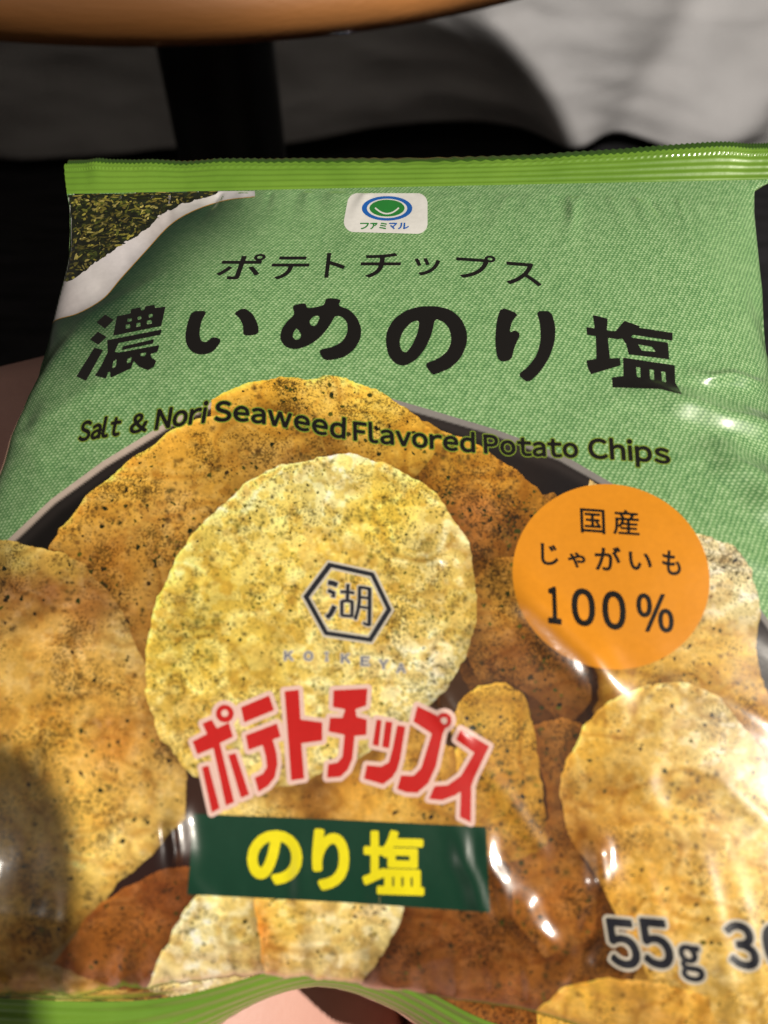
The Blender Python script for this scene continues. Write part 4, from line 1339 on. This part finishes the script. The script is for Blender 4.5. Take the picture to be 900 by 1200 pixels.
tag(bed, 'white crumpled cloth hanging down to the dark floor behind the round table', 'bed cover')
cl = mesh_obj('hanging_cover', P.reshape(-1, 3), grid_faces(nv, nu), M_CLOTH, bed)
so = cl.modifiers.new('thick', 'SOLIDIFY'); so.thickness = 0.004; so.offset = 1
bm = bmesh.new()
bmesh.ops.create_cube(bm, size=1.0)
bmesh.ops.scale(bm, vec=(3.2, 0.60, 0.50), verts=bm.verts)
bmesh.ops.translate(bm, vec=(0, 1.97, 0.27), verts=bm.verts)
bmesh.ops.bevel(bm, geom=bm.edges[:], offset=0.02, segments=2, affect='EDGES')
mb = bpy.data.meshes.new('mattress_base'); bm.to_mesh(mb); bm.free()
mb.materials.append(M_BLACKMETAL)
ob = bpy.data.objects.new('mattress_base', mb); COL.objects.link(ob); ob.parent = bed
ob.matrix_parent_inverse = Matrix.Translation(-Vector(bed.location))


# seated person's bare legs under the bag
def skinned(name, joints, edges, mat, parent=None, root=0, levels=2):
    me = bpy.data.meshes.new(name)
    me.from_pydata([j[0] for j in joints], edges, [])
    o = bpy.data.objects.new(name, me); COL.objects.link(o)
    md = o.modifiers.new('skin', 'SKIN'); md.use_smooth_shade = True
    for k, j in enumerate(joints):
        r = j[1] if isinstance(j[1], tuple) else (j[1], j[1])
        me.skin_vertices[0].data[k].radius = r
        me.skin_vertices[0].data[k].use_root = (k == root)
    sb = o.modifiers.new('sub', 'SUBSURF'); sb.levels = levels; sb.render_levels = levels
    dg = bpy.context.evaluated_depsgraph_get(); dg.update()
    m2 = bpy.data.meshes.new_from_object(o.evaluated_get(dg))
    o.modifiers.clear(); o.data = m2
    m2.materials.clear(); m2.materials.append(mat)
    m2.polygons.foreach_set('use_smooth', np.ones(len(m2.polygons), dtype=bool))
    if parent:
        o.parent = parent; o.matrix_parent_inverse = Matrix.Translation(-Vector(parent.location))
    return o


J = [((0.0, -0.36, 0.44), (0.13, 0.10)), ((0.0, -0.36, 0.58), (0.14, 0.10))]
E = [(0, 1)]
LEGS = {-1: [(-0.100, -0.27, 0.435), (-0.088, -0.10, 0.452), (-0.052, 0.02, 0.448), (-0.082, 0.105, 0.516), (-0.112, 0.176, 0.538), (-0.114, 0.195, 0.45), (-0.10, 0.15, 0.31), (-0.095, 0.14, 0.16), (-0.095, 0.135, 0.075), (-0.096, 0.145, 0.036), (-0.100, 0.22, 0.030), (-0.106, 0.30, 0.018)],
        1: [(0.085, -0.27, 0.435), (0.080, -0.10, 0.450), (0.080, 0.02, 0.456), (0.062, 0.10, 0.490), (0.058, 0.16, 0.500), (0.058, 0.19, 0.44), (0.06, 0.18, 0.31), (0.064, 0.17, 0.16), (0.066, 0.165, 0.075), (0.068, 0.175, 0.036), (0.074, 0.25, 0.030), (0.080, 0.33, 0.018)]}
RAD = [0.092, 0.086, 0.080, 0.075, 0.070, 0.054, 0.055, 0.040, 0.034, 0.035, (0.040, 0.028), (0.040, 0.016)]
for s in (-1, 1):
    b = len(J)
    J += list(zip(LEGS[s], RAD))
    E += [(0, b)] + [(b + k, b + k + 1) for k in range(11)]
person = skinned('person', J, E, M_SKIN)
tag(person, 'bare pinkish legs of a seated person under the snack bag', 'person')


# phone that takes the picture: its shadow falls on the near left corner of the bag
def rounded_slab(w, h, t, r, seg=10, bev=0.0016):
    out = []
    for cx_, cy_, a0 in ((w / 2 - r, h / 2 - r, 0), (-w / 2 + r, h / 2 - r, 90), (-w / 2 + r, -h / 2 + r, 180), (w / 2 - r, -h / 2 + r, 270)):
        for k in range(seg + 1):
            a = math.radians(a0 + 90 * k / seg)
            out.append((cx_ + r * math.cos(a), cy_ + r * math.sin(a)))
    o = np.array(out); n = len(o)
    v = []; f = []
    for sc, z in (((w - 2 * bev) / w, 0), (1, bev), (1, t - bev), ((w - 2 * bev) / w, t)):
        v += [(x * sc, y * sc, z) for x, y in o]
    for i in range(3):
        for k in range(n):
            k2 = (k + 1) % n
            f.append((i * n + k, i * n + k2, (i + 1) * n + k2, (i + 1) * n + k))
    f.append(tuple(range(n))[::-1]); f.append(tuple(3 * n + k for k in range(n)))
    return np.array(v), f


M_PHONE = noise_mat('dark_phone_glass', (16, 17, 20), (22, 23, 27), 30.0, 0.2)
M_LENS = noise_mat('lens_glass', (4, 4, 6), (8, 8, 12), 30.0, 0.08)
v, f = rounded_slab(0.080, 0.160, 0.0085, 0.013)
pc = np.array([0.029, -0.076, 0.010])
phone = empty('smartphone', tuple(CAM + R_CW @ pc))
tag(phone, 'dark smartphone held above the bag, its rounded shadow on the bag', 'smartphone')
mesh_obj('phone_body', CAM + (v + pc) @ R_CW.T, f, M_PHONE, phone)
v, f = rounded_slab(0.024, 0.024, 0.0015, 0.006, bev=0.0004)
mesh_obj('lens_housing', CAM + (v + np.array([0.004, -0.010, 0.0085])) @ R_CW.T, f, M_LENS, phone)
